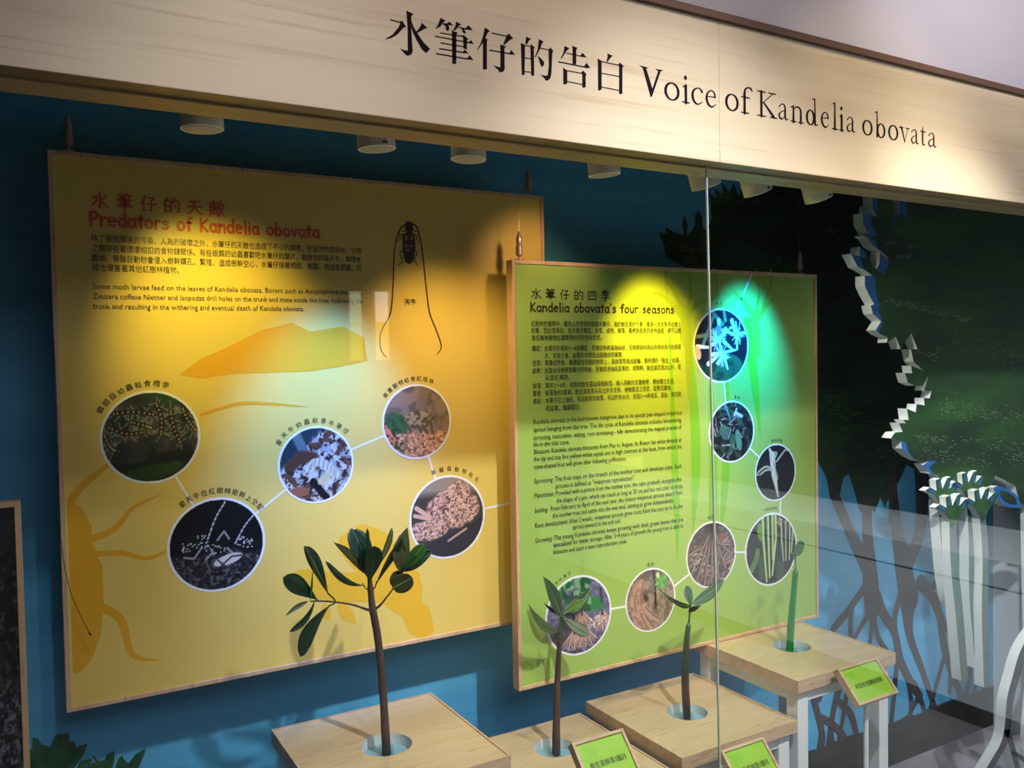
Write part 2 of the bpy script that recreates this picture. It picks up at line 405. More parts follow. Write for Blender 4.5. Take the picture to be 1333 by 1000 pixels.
# handwritten characters, box 0..100, y up
CJK = {
 '水': [[(50, 95), (52, 10), (40, 18)], [(8, 68), (36, 70), (28, 45), (6, 22)], [(88, 80), (64, 60)], [(54, 62), (68, 38), (95, 15)]],
 '筆': [[(22, 98), (8, 82)], [(18, 90), (42, 90)], [(30, 88), (34, 78)], [(62, 98), (52, 82)], [(58, 90), (90, 90)], [(72, 88), (76, 78)],
        [(20, 70), (76, 72), (76, 50)], [(6, 60), (92, 61)], [(20, 49), (76, 50)], [(22, 38), (78, 38)], [(4, 25), (95, 26)], [(50, 80), (49, 2)]],
 '仔': [[(30, 95), (20, 68), (4, 48)], [(20, 64), (20, 4)], [(44, 84), (84, 86), (64, 64)], [(64, 62), (66, 12), (52, 16)], [(38, 46), (96, 50)]],
 '的': [[(26, 96), (18, 78)], [(8, 74), (8, 12)], [(8, 74), (42, 76), (42, 12)], [(8, 44), (42, 46)], [(8, 14), (42, 15)],
        [(66, 94), (52, 60)], [(62, 76), (94, 76), (92, 14), (76, 12)], [(64, 52), (74, 38)]],
 '天': [[(18, 82), (82, 84)], [(6, 52), (94, 54)], [(50, 82), (46, 50), (30, 24), (6, 8)], [(50, 50), (66, 26), (94, 8)]],
 '敵': [[(28, 96), (32, 86)], [(4, 82), (58, 83)], [(20, 80), (23, 70)], [(42, 80), (38, 70)], [(6, 68), (6, 4)], [(6, 68), (56, 69), (56, 8), (48, 8)],
        [(16, 54), (46, 54)], [(31, 64), (31, 42)], [(18, 40), (18, 20), (44, 20), (44, 40), (18, 40)],
        [(74, 96), (62, 66)], [(70, 76), (96, 77)], [(88, 74), (80, 40), (58, 4)], [(66, 58), (80, 26), (97, 5)]],
 '四': [[(8, 82), (10, 10)], [(8, 82), (92, 84), (90, 10)], [(10, 14), (90, 15)], [(38, 80), (34, 52), (22, 38)], [(60, 80), (60, 48), (80, 46)]],
 '季': [[(68, 98), (24, 90)], [(8, 78), (92, 79)], [(50, 92), (50, 56)], [(46, 76), (12, 58)], [(54, 76), (90, 60)], [(26, 50), (74, 52), (52, 38)],
        [(51, 38), (52, 2), (38, 6)], [(6, 28), (94, 30)]],
}
def cjk_text(mb, s, ul, vl, ur, h_px, Y, plane, lw, mi=0):
    a = P(ul, vl, Y); x1 = onz_x(ur, a.z, Y); n = len(s); h = h_px*pxm(ul, vl, Y)
    gap = 0.42; cw = (x1-a.x)/(n+gap*(n-1))
    for i, c in enumerate(s):
        x = a.x+i*cw*(1+gap)
        for line in CJK[c]: mb.ribbon([(x+p[0]/100*cw, a.z+p[1]/100*h) for p in line], [lw]*len(line), plane, mi)

# ------------------------------------------------------------------ printed pictures (colour per vertex on a fine grid)
def vnoise(X, Y, s, seed):
    r = np.random.RandomState(seed).rand(64, 64)
    x = (X+4)*s; y = (Y+4)*s; xi = np.floor(x).astype(int); yi = np.floor(y).astype(int)
    fx = x-xi; fy = y-yi; fx = fx*fx*(3-2*fx); fy = fy*fy*(3-2*fy)
    g = lambda a, b: r[a % 64, b % 64]
    return (g(xi, yi)*(1-fx)+g(xi+1, yi)*fx)*(1-fy)+(g(xi, yi+1)*(1-fx)+g(xi+1, yi+1)*fx)*fy
def fbm(X, Y, s, seed, o=4):
    t = 0; a = 0.5
    for k in range(o): t = t+a*vnoise(X, Y, s*2**k, seed+k); a /= 2
    return t/(1-0.5**o)
class Pic:
    def __init__(s, n=120, rgb=(20, 20, 22)):
        g = np.linspace(-1, 1, n); s.X, s.Y = np.meshgrid(g, g, indexing='ij'); s.n = n
        s.C = np.ones((n, n, 3))*np.array(rgb)/255.0
    def mix(s, m, rgb):
        m = np.clip(m, 0, 1)[..., None]; s.C = s.C*(1-m)+np.array(rgb)/255.0*m
    def seg(s, pts, w, rgb, soft=0.015, taper=None):
        m = np.zeros_like(s.X)
        for i in range(len(pts)-1):
            (x0, y0), (x1, y1) = pts[i], pts[i+1]
            dx, dy = x1-x0, y1-y0; L = dx*dx+dy*dy+1e-9
            t = np.clip(((s.X-x0)*dx+(s.Y-y0)*dy)/L, 0, 1)
            d = np.hypot(s.X-x0-t*dx, s.Y-y0-t*dy)
            ww = w if taper is None else w+(taper-w)*(i+t)/(len(pts)-1)
            m = np.maximum(m, 1-(d-ww)/soft)
        s.mix(m, rgb)
    def ell(s, cx, cy, rx, ry, rgb, a=0, soft=0.12):
        ca, sa = math.cos(a), math.sin(a)
        x = (s.X-cx)*ca+(s.Y-cy)*sa; y = -(s.X-cx)*sa+(s.Y-cy)*ca
        s.mix((1-np.hypot(x/rx, y/ry))/soft, rgb)
    def tex(s, m, scale, seed, rgb, lo=0.5, hi=0.6):
        s.mix(m*np.clip((fbm(s.X, s.Y, scale, seed)-lo)/(hi-lo), 0, 1), rgb)
def build_pic(pic, name, cx, cz, rx, rz, Y, parent, material, disc=True):
    n = pic.n; keep = np.ones((n, n), bool)
    if disc: keep = np.hypot(pic.X, pic.Y) <= 1.0
    x = cx+pic.X*rx; z = cz+pic.Y*rz
    co = np.stack([x, np.full_like(x, Y), z], -1).reshape(-1, 3)
    idx = np.arange(n*n).reshape(n, n)
    k = keep[:-1, :-1] & keep[1:, :-1] & keep[1:, 1:] & keep[:-1, 1:]
    q = np.stack([idx[:-1, :-1][k], idx[1:, :-1][k], idx[1:, 1:][k], idx[:-1, 1:][k]], -1)
    used = np.unique(q); mp = -np.ones(n*n, int); mp[used] = np.arange(len(used)); q = mp[q]
    me = bpy.data.meshes.new(name); me.vertices.add(len(used)); me.vertices.foreach_set('co', co[used].ravel())
    me.loops.add(q.size); me.loops.foreach_set('vertex_index', q.ravel())
    me.polygons.add(len(q)); me.polygons.foreach_set('loop_start', np.arange(len(q))*4)
    me.update(calc_edges=True)
    c = np.clip(pic.C.reshape(-1, 3)[used], 0, 1); c = np.where(c <= 0.04045, c/12.92, ((c+0.055)/1.055)**2.4)
    a = me.color_attributes.new('ink', 'FLOAT_COLOR', 'POINT')
    a.data.foreach_set('color', np.concatenate([c, np.ones((len(c), 1))], 1).ravel())
    me.materials.append(material)
    o = bpy.data.objects.new(name, me); COL.objects.link(o); o.parent = parent; return o

def scatter_lines(p, n, seed, w, cols, x0=-1, x1=1, y0=-1, y1=1, L=0.4, ang=(0, PI)):
    r = random.Random(seed)
    for i in range(n):
        x = r.uniform(x0, x1); y = r.uniform(y0, y1); a = r.uniform(*ang); l = r.uniform(0.3, 1)*L
        p.seg([(x, y), (x+l*math.cos(a), y+l*math.sin(a))], w*r.uniform(0.5, 1.2), r.choice(cols))
def pic_caterpillars():
    p = Pic(150, (34, 38, 36)); one = np.ones_like(p.X)
    p.tex(one, 3, 1, (78, 70, 72), 0.35, 0.7); p.tex(one, 9, 5, (48, 62, 52), 0.45, 0.6)
    p.mix((-0.38-p.Y+0.12*np.sin(p.X*3))*8, (30, 34, 24)); p.ell(-0.2, -0.85, 0.7, 0.22, (40, 62, 28), 0.2); p.ell(0.4, -0.72, 0.3, 0.14, (52, 72, 30), 0.3)
    p.ell(0.2, 0.9, 0.5, 0.15, (42, 66, 36), -0.2)
    r = random.Random(3)
    bodies = [[(-0.75, 0.55), (-0.35, 0.58), (0.05, 0.5)], [(-0.85, 0.25), (-0.5, 0.1), (-0.15, 0.12)], [(-0.4, 0.35), (-0.1, 0.25), (0.0, 0.2)],
              [(0.12, 0.75), (0.22, 0.4), (0.2, 0.05)], [(0.42, 0.55), (0.48, 0.2), (0.6, -0.15)], [(0.68, 0.6), (0.8, 0.3), (0.95, 0.1)], [(-0.95, 0.1), (-0.85, -0.15), (-0.75, -0.25)]]
    for b in bodies:
        q = smooth_line(b, 8)
        for (x, y) in q[::2]:
            for k in range(3):
                a = r.uniform(0, 2*PI); l = r.uniform(0.12, 0.26)
                p.seg([(x, y), (x+l*math.cos(a), y+l*math.sin(a))], 0.004, (132, 134, 122), 0.012)
    for b in bodies:
        q = smooth_line(b, 8); p.seg(q, 0.045, (36, 28, 24))
        for (x, y) in q[::2]: p.ell(x, y, 0.028, 0.034, (176, 156, 104), 0, 0.5)
    return p
def pic_mating():
    p = Pic(150, (14, 16, 22)); one = np.ones_like(p.X)
    low = np.clip((-0.12-p.Y+0.10*np.sin(p.X*5+1))*9, 0, 1)
    p.mix(low, (44, 44, 46)); p.tex(low, 14, 3, (96, 96, 96), 0.5, 0.62); p.tex(low, 22, 9, (22, 22, 24), 0.5, 0.6)
    for cx, cy, rx, ry, a in [(-0.5, 0.08, 0.36, 0.17, 0.35), (-0.05, -0.05, 0.34, 0.18, -0.1), (0.62, -0.02, 0.3, 0.14, -0.3)]:
        p.ell(cx, cy, rx, ry, (20, 20, 24), a)
        r = random.Random(int(cx*100)+7)
        for k in range(26):
            t = r.uniform(0, 2*PI); q = math.sqrt(r.random())*0.85; x = q*rx*math.cos(t); y = q*ry*math.sin(t)
            p.ell(cx+x*math.cos(a)-y*math.sin(a), cy+x*math.sin(a)+y*math.cos(a), 0.026, 0.022, (208, 208, 206), 0, 0.6)
    for l in [[(-0.2, 0.15), (-0.02, 0.6), (0.2, 0.95)], [(0.38, -0.02), (0.6, 0.35), (0.85, 0.62)]]:
        q = smooth_line(l, 9)
        for i in range(0, len(q)-1, 2): p.seg([q[i], q[i+1]], 0.011, (196, 194, 190))
    for l in [[(-0.35, -0.05), (-0.5, -0.25), (-0.7, -0.2)], [(-0.1, -0.15), (-0.25, -0.3)], [(0.2, -0.1), (0.35, -0.25), (0.3, -0.4)], [(0.0, 0.1), (0.15, 0.28), (0.25, 0.1)]]:
        p.seg(l, 0.014, (150, 150, 152))
    p.ell(0.22, -0.36, 0.34, 0.12, (206, 204, 196), 0.25); p.seg([(0.05, -0.5), (0.3, -0.3), (0.5, -0.3)], 0.012, (60, 60, 60)); p.seg([(0.0, -0.35), (0.2, -0.55)], 0.012, (60, 60, 60))
    return p
def pic_larva():
    p = Pic(130, (150, 160, 162)); one = np.ones_like(p.X)
    p.tex(one, 4, 21, (96, 66, 52), 0.5, 0.56); p.tex(one, 8, 33, (196, 198, 192), 0.52, 0.6); p.tex(one, 12, 44, (54, 40, 38), 0.58, 0.62)
    p.mix((p.Y-0.35-0.9*(p.X+0.4))*6, (34, 52, 60)); p.seg([(-0.6, 0.95), (-0.3, 0.3)], 0.10, (92, 112, 116), 0.06)
    p.seg([(-0.7, 0.0), (-0.4, 0.25), (-0.1, 0.2)], 0.12, (84, 56, 44), 0.08)
    q = smooth_line([(-0.2, -0.1), (-0.05, 0.06), (0.2, 0.02), (0.4, -0.15), (0.52, -0.3)], 6); p.seg(q, 0.10, (206, 206, 186), 0.03)
    for (x, y) in q[::3]: p.seg([(x-0.02, y-0.1), (x+0.02, y+0.1)], 0.008, (150, 146, 124))
    p.seg([(-0.1, -0.45), (0.15, -0.8), (0.25, -0.9)], 0.09, (24, 22, 26)); p.ell(0.2, -0.4, 0.22, 0.13, (196, 188, 150), 0.6); p.ell(-0.5, -0.7, 0.3, 0.15, (142, 92, 70), 0)
    return p
def pic_toad():
    p = Pic(130, (120, 100, 84)); one = np.ones_like(p.X)
    p.mix((p.Y-0.1+0.2*p.X)*4, (98, 90, 88)); p.tex(one, 3, 60, (142, 122, 104), 0.45, 0.6)
    p.seg([(0.3, 1), (0.1, 0.4)], 0.1, (130, 112, 96), 0.1)
    p.mix((-0.25-p.Y)*6, (190, 138, 96)); low = np.clip((-0.2-p.Y)*6, 0, 1); p.tex(low, 16, 64, (226, 178, 132), 0.5, 0.6); p.tex(low, 18, 66, (128, 84, 60), 0.55, 0.62)
    p.ell(-0.9, -0.25, 0.3, 0.4, (222, 122, 96), 0.3); p.ell(-0.62, 0.0, 0.4, 0.28, (62, 98, 58), -0.6)
    left = np.clip((-p.X-0.25)*4, 0, 1)*np.clip((0.3-p.Y)*4, 0, 1); p.tex(left, 14, 70, (38, 70, 42), 0.5, 0.6)
    p.ell(0.05, 0.08, 0.44, 0.24, (164, 146, 112), -0.1); p.ell(0.3, -0.05, 0.2, 0.2, (150, 132, 96), 0)
    p.tex(np.clip((1-np.hypot((p.X-0.1)/0.5, (p.Y-0.05)/0.3))*8, 0, 1), 14, 71, (92, 78, 54), 0.5, 0.58)
    for l in [[(-0.3, -0.1), (-0.2, -0.25)], [(0.0, -0.1), (0.1, -0.3)], [(0.15, -0.12), (0.3, -0.34)], [(0.4, -0.1), (0.46, -0.3)]]: p.seg(l, 0.03, (96, 80, 56))
    return p
def pic_borewood():
    p = Pic(150, (66, 62, 62)); one = np.ones_like(p.X)
    p.mix((p.Y-0.5)*5, (150, 138, 130)); p.mix((-0.35-p.Y+0.3*p.X)*8, (54, 54, 64))
    m = np.maximum(1-np.hypot((p.X-0.15)/0.75, (p.Y-0.2)/0.52), 1-np.hypot((p.X+0.55)/0.6, (p.Y+0.28)/0.26))
    m = np.maximum(m, 1-np.hypot((p.X-0.3)/0.35, (p.Y-0.55)/0.35)); m = np.clip((m+0.15*(fbm(p.X, p.Y, 6, 80)-0.5))*9, 0, 1)
    p.mix(m, (196, 158, 148)); p.tex(m, 20, 81, (104, 74, 72), 0.49, 0.53); p.tex(m, 28, 85, (226, 192, 182), 0.56, 0.6)
    p.seg([(-0.85, 0.3), (-0.5, 0.05)], 0.05, (208, 172, 156)); p.seg([(-0.9, 0.12), (-0.5, 0.0)], 0.04, (208, 172, 156)); p.seg([(0.0, -0.6), (0.2, -0.5), (0.5, -0.35)], 0.02, (190, 160, 150))
    return p
def pic_flower():
    p = Pic(140, (22, 26, 36)); p.ell(0.2, -0.7, 0.7, 0.5, (36, 92, 62), 0); p.tex(np.clip((-0.3-p.Y)*5, 0, 1), 6, 90, (20, 60, 48), 0.5, 0.6)
    for l in [[(-0.9, 0.25), (-0.4, 0.32), (0, 0.6)], [(-0.7, 0.0), (-0.4, 0.6), (-0.3, 0.8)], [(-0.3, 0.9), (0.05, 0.6)], [(0.1, 1), (0.15, 0.7)]]: p.seg(l, 0.04, (104, 128, 96), 0.03)
    w = (226, 236, 240)
    for l in [[(-0.1, 0.7), (-0.08, 0.3)], [(0.4, 0.7), (0.55, 0.3), (0.6, -0.1)], [(0.05, 0.45), (0.4, 0.5)], [(-0.3, 0.05), (0.2, 0.4), (0.6, 0.25)], [(-0.9, -0.02), (-0.4, -0.05)], [(0.1, 0.1), (0.4, -0.1)],
              [(-0.4, -0.25), (0.05, -0.2), (0.55, -0.12)], [(-0.5, -0.5), (0.0, -0.2)], [(0.05, -0.2), (0.22, -0.65)], [(-0.1, 0.5), (-0.05, -0.1)]]: p.seg(l, 0.055, w, 0.02, 0.02)
    r = random.Random(5)
    for cx, cy in [(0.62, 0.35), (-0.15, 0.2), (0.0, -0.28)]:
        for k in range(34):
            a = r.uniform(0, 2*PI); l = r.uniform(0.15, 0.34); p.seg([(cx, cy), (cx+l*math.cos(a), cy+l*math.sin(a))], 0.007, (206, 206, 232), 0.012)
    p.ell(-0.88, -0.2, 0.12, 0.2, (196, 180, 156), 0.3); p.ell(-0.1, 0.42, 0.1, 0.16, (150, 120, 120)); p.ell(0.05, 0.5, 0.06, 0.04, (30, 50, 60)); p.ell(0.25, 0.5, 0.06, 0.04, (30, 50, 60))
    return p
def pic_bush():
    p = Pic(110, (22, 30, 30)); one = np.ones_like(p.X); p.tex(one, 5, 100, (44, 74, 52), 0.45, 0.6); p.tex(one, 9, 103, (18, 18, 26), 0.5, 0.6)
    p.ell(0.3, -0.3, 0.14, 0.4, (86, 132, 104), 0.2); p.ell(-0.35, 0.0, 0.2, 0.3, (60, 100, 80), 0.5); p.ell(0.0, -0.4, 0.14, 0.35, (44, 88, 62), -0.2)
    scatter_lines(p, 55, 11, 0.016, [(130, 146, 140), (84, 112, 96), (160, 160, 160), (92, 76, 84)], L=0.35)
    p.seg([(0.2, 0.62), (0.45, 0.5)], 0.05, (176, 196, 226)); p.seg([(0.12, 0.55), (0.22, 0.75)], 0.03, (176, 196, 226)); p.seg([(-0.3, 0.9), (-0.05, 0.4)], 0.05, (70, 140, 150), 0.02, 0.01)
    return p
def pic_pod():
    p = Pic(110, (22, 24, 30)); p.ell(-0.4, -0.1, 0.6, 0.8, (32, 46, 36), 0, 1.2)
    c = (206, 206, 188)
    p.seg([(-0.1, -0.05), (0.12, -0.9)], 0.12, c, 0.02, 0.02); p.seg([(-0.18, 0.65), (-0.12, 0.1), (0.0, -0.2)], 0.13, c, 0.02, 0.10); p.seg([(-0.3, 0.85), (-0.18, 0.6)], 0.05, c)
    for l in [[(-0.2, 0.15), (-0.5, 0.25), (-0.85, 0.1), (-0.92, -0.02)], [(-0.2, 0.1), (-0.5, 0.12), (-0.8, -0.02)], [(0.05, 0.4), (0.3, 0.62), (0.5, 0.78), (0.7, 0.76)], [(-0.02, 0.55), (0.05, 0.7), (-0.02, 0.72)]]:
        p.seg(smooth_line(l, 5), 0.03, (176, 180, 160))
    p.seg([(-0.12, 0.4), (0.0, 0.1), (0.05, -0.2)], 0.012, (140, 140, 120))
    return p
def pic_hanging():
    p = Pic(130, (18, 22, 22)); p.tex(np.ones_like(p.X), 4, 120, (34, 48, 40), 0.45, 0.65)
    p.seg([(-0.8, -0.5), (-0.6, -0.2), (-0.55, 0.0)], 0.09, (88, 122, 62)); p.ell(-0.45, 0.55, 0.12, 0.28, (96, 140, 50), 0.2); p.ell(0.35, -0.65, 0.2, 0.3, (44, 72, 40)); p.ell(-0.4, -0.5, 0.14, 0.4, (50, 74, 44))
    for x0, x1, y1, w in [(-0.35, -0.2, -0.9, 0.06), (-0.15, -0.08, -0.8, 0.05), (0.15, 0.02, -0.75, 0.07), (0.02, 0.05, -0.3, 0.035)]:
        p.seg([(x0, 1), (x0+0.02, 0.3), (x1, y1)], w, (120, 168, 76), 0.02, 0.02); p.seg([(x0+0.02, 1), (x0+0.04, 0.3), (x1, y1)], 0.014, (206, 222, 160))
    for x0, x1, y1 in [(0.4, 0.48, -0.4), (0.58, 0.58, -0.4), (0.75, 0.72, -0.4), (0.88, 0.8, -0.2)]:
        p.seg([(x0, 0.75), (x0, 0.2), (x1, y1)], 0.03, (128, 158, 112), 0.015, 0.012); p.seg([(x0, 0.7), (x1, y1)], 0.006, (200, 210, 180))
    scatter_lines(p, 18, 9, 0.014, [(150, 140, 96), (180, 176, 130)], 0.25, 0.9, 0.6, 0.85, 0.14)
    return p
def pic_roots():
    p = Pic(130, (70, 62, 66)); p.tex(np.ones_like(p.X), 6, 130, (120, 108, 116), 0.45, 0.6)
    scatter_lines(p, 120, 14, 0.022, [(176, 160, 138), (120, 92, 80), (58, 46, 50), (146, 130, 124), (96, 70, 66)], -1, 1, -1.1, 0.3, 0.5, (-0.4, 1.4))
    for a in [(-0.9, -0.3), (-0.6, -0.7), (-0.3, -0.9), (0.0, -0.9), (0.3, -0.8), (0.6, -0.5), (0.9, -0.1), (-0.95, 0.1), (0.8, 0.2)]:
        p.seg([(0.05, 0.9), (a[0]*0.35, 0.3), a], 0.07, (84, 68, 70), 0.03, 0.02); p.seg([(0.08, 0.9), (a[0]*0.35+0.03, 0.3), a], 0.012, (160, 142, 138))
    p.mix((p.Y-0.55)*4*(np.abs(p.X) < 0.3), (46, 38, 40)); p.ell(0.45, 0.5, 0.16, 0.14, (132, 82, 76))
    return p
def pic_seedling():
    p = Pic(120, (156, 140, 122)); one = np.ones_like(p.X); p.tex(one, 7, 140, (118, 102, 90), 0.5, 0.6); p.mix((p.Y-0.6)*3, (92, 80, 74))
    for l in [[(-0.6, 0.5), (-0.75, 0.0), (-0.6, -0.6), (-0.3, -1)], [(-0.4, 0.6), (-0.5, 0), (-0.35, -0.4), (0.0, -0.9)], [(-0.3, -0.2), (0.0, -0.5), (0.3, -0.7)], [(-0.5, -0.4), (-0.3, -0.8)]]:
        p.seg(smooth_line(l, 5), 0.11, (184, 152, 132), 0.05, 0.05); p.seg(smooth_line([(x+0.08, y) for x, y in l], 5), 0.018, (128, 92, 78))
    p.tex(np.clip((-p.X-0.1)*4, 0, 1), 16, 142, (150, 112, 96), 0.55, 0.6)
    p.ell(-0.2, 0.1, 0.12, 0.2, (70, 62, 58), 0.5, 0.6); p.seg([(0.1, 1), (0.18, 0.5), (0.2, -0.3)], 0.035, (56, 44, 42)); p.seg([(0.4, 0.4), (0.4, -0.3), (0.46, -0.7)], 0.02, (120, 134, 66))
    for a in range(9):
        t = a*2*PI/9; p.ell(0.45+0.18*math.cos(t), 0.55+0.16*math.sin(t), 0.12, 0.06, (112, 190, 82) if a % 2 else (78, 158, 62), t)
    p.ell(0.3, 0.78, 0.07, 0.1, (206, 226, 150))
    return p
def pic_saplings():
    p = Pic(140, (98, 96, 128)); p.mix(np.clip(np.sin(p.Y*26+2*np.sin(p.X*3)+p.X*4)-0.2, 0, 1)*0.5, (64, 62, 84)); p.mix((-0.55-p.Y)*3, (62, 64, 78)); p.tex(np.ones_like(p.X), 14, 150, (126, 122, 150), 0.55, 0.62)
    for x0, y0 in [(-0.15, -0.45), (0.2, -0.45), (0.75, -0.1), (0.1, 0.0)]:
        for k in range(9):
            a = -PI/2+(k-4)*0.24; p.seg([(x0, y0+0.1), (x0+0.42*math.cos(a), y0+0.42*math.sin(a))], 0.022, (168, 128, 116) if k % 2 else (190, 162, 150), 0.015, 0.014)
        p.seg([(x0, y0), (x0-0.05, 0.6)], 0.025, (54, 44, 54))
    r = random.Random(8)
    for k in range(60):
        x = r.uniform(-0.7, 0.35); y = r.uniform(0.15, 0.98); p.ell(x, y, 0.08, 0.12, r.choice([(48, 122, 62), (30, 92, 52), (112, 168, 112), (40, 76, 60)]), r.uniform(0, 3))
    for x, y in [(0.45, 0.15), (0.6, 0.3), (0.5, 0.32), (0.7, 0.12)]: p.ell(x, y, 0.12, 0.11, (42, 122, 66), x*5)
    for k in range(40): p.ell(r.uniform(0.3, 0.9), r.uniform(-0.45, -0.1), 0.02, 0.02, (226, 222, 218))
    return p
def pic_dark_mud():
    p = Pic(200, (30, 28, 32)); one = np.ones_like(p.X); p.tex(one, 2, 160, (66, 60, 60), 0.4, 0.7)
    low = np.clip((-0.2-p.Y)*3, 0, 1); p.tex(one, 24, 162, (84, 80, 84), 0.5, 0.62); p.tex(low, 40, 165, (118, 116, 124), 0.56, 0.62); p.tex(one, 30, 168, (12, 12, 16), 0.55, 0.6)
    p.ell(0.35, -0.08, 0.35, 0.05, (132, 136, 142), 0.0, 0.6); p.mix((p.Y-0.35)*2, (32, 30, 34))
    return p

# ================================================================== SETTING
CF = 0.104                     # case floor height
def struct(name, mb, m, **k): return tag(mb.build(name, m, **k), kind='structure')
b = MB(); b.box((-1.0, 1.80, 0.0), (3.13, 1.90, 2.9)); wall_back = struct('wall_back', b, M['blue_wall'])
b = MB(); b.box((3.092, 1.10, 0.0), (3.25, 1.80, 2.9)); struct('wall_right', b, M['side_wall'])
b = MB(); b.box((-1.10, -3.2, 0.0), (-1.0, 1.9, 2.9)); struct('wall_left', b, M['dark_wall'])
b = MB(); b.box((-1.0, 1.11, 0.0), (3.092, 1.80, CF)); struct('floor_case', b, M['case_floor']); bpy.data.objects['floor_case'].name = 'floor_2'
b = MB(); b.box((-1.0, -3.1, -0.1), (4.6, 1.11, 0.0)); struct('floor', b, M['room_floor'])
b = MB(); b.box((-1.1, -3.2, 2.9), (4.7, 1.9, 3.0)); struct('ceiling', b, M['ceiling'])
b = MB(); b.box((-1.0, -3.2, 0), (4.6, -3.1, 2.9)); struct('wall_gallery', b, M['dark_wall']); bpy.data.objects['wall_gallery'].name = 'wall_rear'
b = MB(); b.box((4.6, -3.2, 0), (4.7, 1.2, 2.9)); struct('wall_far_right', b, M['dark_wall']); bpy.data.objects['wall_far_right'].name = 'wall_east'
HZ0, HZ1 = 1.8304, 2.0727
b = MB(); b.box((-1.0, 1.125, HZ1+0.012), (4.6, 1.18, 2.9)); b.box((3.25, 1.125, 0), (4.6, 1.18, HZ1+0.012)); struct('wall_front', b, M['room_wall'])
b = MB(); b.box((-1.0, 1.18, 2.30), (3.092, 1.80, 2.34)); o = struct('case_ceiling', b, M['ceiling']); o.name = 'ceiling_2'

# ---- header fascia
hd = thing('header_sign', 'long pale wooden header board with black lettering above the showcase glass', 'sign')
SEAMX = P(937, 190, 1.10).x
for x0, x1 in ((-0.98, SEAMX-0.0003), (SEAMX+0.0003, 3.24)):
    b = MB(); b.box((x0, 1.10, HZ0), (x1, 1.122, HZ1)); bevel(b.build('wood_panel', M['fascia'], hd), 0.0006)
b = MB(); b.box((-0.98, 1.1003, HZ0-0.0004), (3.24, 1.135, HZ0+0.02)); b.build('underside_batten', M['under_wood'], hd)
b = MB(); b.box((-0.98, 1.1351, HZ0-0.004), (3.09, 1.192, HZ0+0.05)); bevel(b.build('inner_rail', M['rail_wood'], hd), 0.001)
b = MB(); b.box((-0.98, 1.092, HZ1), (3.24, 1.124, HZ1+0.012)); b.build('top_trim', M['brown_trim'], hd)
LT = MB(); LY = 1.0996
def pa(pts, ox, oy, s): LT.prism([P(ox+x/s, oy+y/s, 1.10)-Vector((0, 0.0004, 0)) for x, y in pts], 0.0004)
def ln(x0, y0, x1, y1, w, ox, oy, s):
    w *= 1.3
    dx, dy = x1-x0, y1-y0; L = math.hypot(dx, dy); nx, ny = -dy/L*w/2, dx/L*w/2
    pa([(x0+nx, y0+ny), (x1+nx, y1+ny), (x1-nx, y1-ny), (x0-nx, y0-ny)], ox, oy, s)
A = (490, 0, 6.665); B = (660, 20, 6.665); C3 = (820, 60, 6.665)
for q in [
 [(258,92),(322,122),(302,140),(300,230),(314,440),(308,465),(290,480),(262,482),(250,470),(205,422),(240,435),(272,440),(270,240),(262,120)],
 [(118,165),(200,188),(222,180),(258,235),(235,240),(180,300),(130,330),(75,342),(80,335),(140,300),(190,240),(208,200),(118,175)],
 [(395,198),(443,245),(420,248),(350,288),(342,278),(375,240)],
 [(302,180),(325,240),(355,290),(410,370),(465,425),(432,462),(395,430),(350,350),(320,290),(302,240)],
 [(555,155),(602,180),(580,195),(555,230),(515,252),(512,248),(535,215)],
 [(580,200),(608,205),(632,188),(667,220),(625,218),(632,250),(622,270),(605,262),(598,225),(575,208)],
 [(690,188),(735,212),(715,225),(690,258),(668,268),(665,262),(685,225)],
 [(712,232),(770,245),(800,220),(835,262),(760,255),(778,285),(765,292),(748,280),(740,250),(712,240)],
 [(652,265),(705,285),(693,300),(692,550),(680,556),(658,552),(655,300)],
 [(745,305),(762,308),(797,340),(785,350),(785,430),(755,420),(752,330)],
 [(822,348),(842,383),(790,372)], [(765,430),(800,466),(745,458)], [(810,480),(840,523),(780,512)],
 [(940,240),(985,268),(965,285),(945,330),(965,345),(958,360),(958,600),(930,605),(924,600),(924,370),(880,432),(876,425),(905,375),(928,300)],
 [(1145,290),(1187,335),(1160,345),(1110,390),(1100,385),(1125,320)],
 [(1075,385),(1125,405),(1110,420),(1112,600),(1100,622),(1070,628),(1055,605),(1015,570),(1055,580),(1075,585),(1075,400)],
 [(1170,433),(1202,477),(1150,468)]]: pa(q, *A)
for l in [(552,286,760,318,7),(508,315,800,370,7),(555,372,755,405,7),(545,422,765,458,8),(515,465,800,514,8),(1000,287,1130,314,7),(980,435,1175,470,8)]: ln(*l, *A)
for q in [
 [(165,185),(208,205),(190,220),(172,252),(158,250)], [(120,238),(155,258),(152,515),(128,520),(120,260)], [(205,248),(240,280),(232,290),(235,522),(210,525),(203,280)],
 [(275,205),(318,230),(302,245),(290,285),(245,368),(240,362),(265,300),(272,240)],
 [(375,278),(402,312),(392,325),(385,500),(375,548),(350,568),(332,562),(325,545),(288,516),(335,525),(352,520),(362,440),(360,300)],
 [(265,352),(290,370),(318,400),(322,425),(305,450),(290,430),(275,380)],
 [(498,265),(542,288),(520,305),(470,378),(464,374),(490,320)], [(655,325),(690,365),(630,355)], [(565,265),(612,283),(600,300),(600,425),(568,420),(568,300)],
 [(690,412),(722,458),(665,447)], [(487,455),(522,478),(522,590),(505,600),(488,598)], [(645,492),(660,480),(690,512),(682,525),(682,622),(668,628),(653,625),(652,520)],
 [(870,330),(918,352),(900,365),(872,402),(862,400),(872,360)], [(785,375),(820,395),(820,640),(805,652),(790,650),(787,400)],
 [(965,425),(978,410),(1012,442),(1000,455),(1000,680),(985,686),(972,680),(972,445)]]: pa(q, *B)
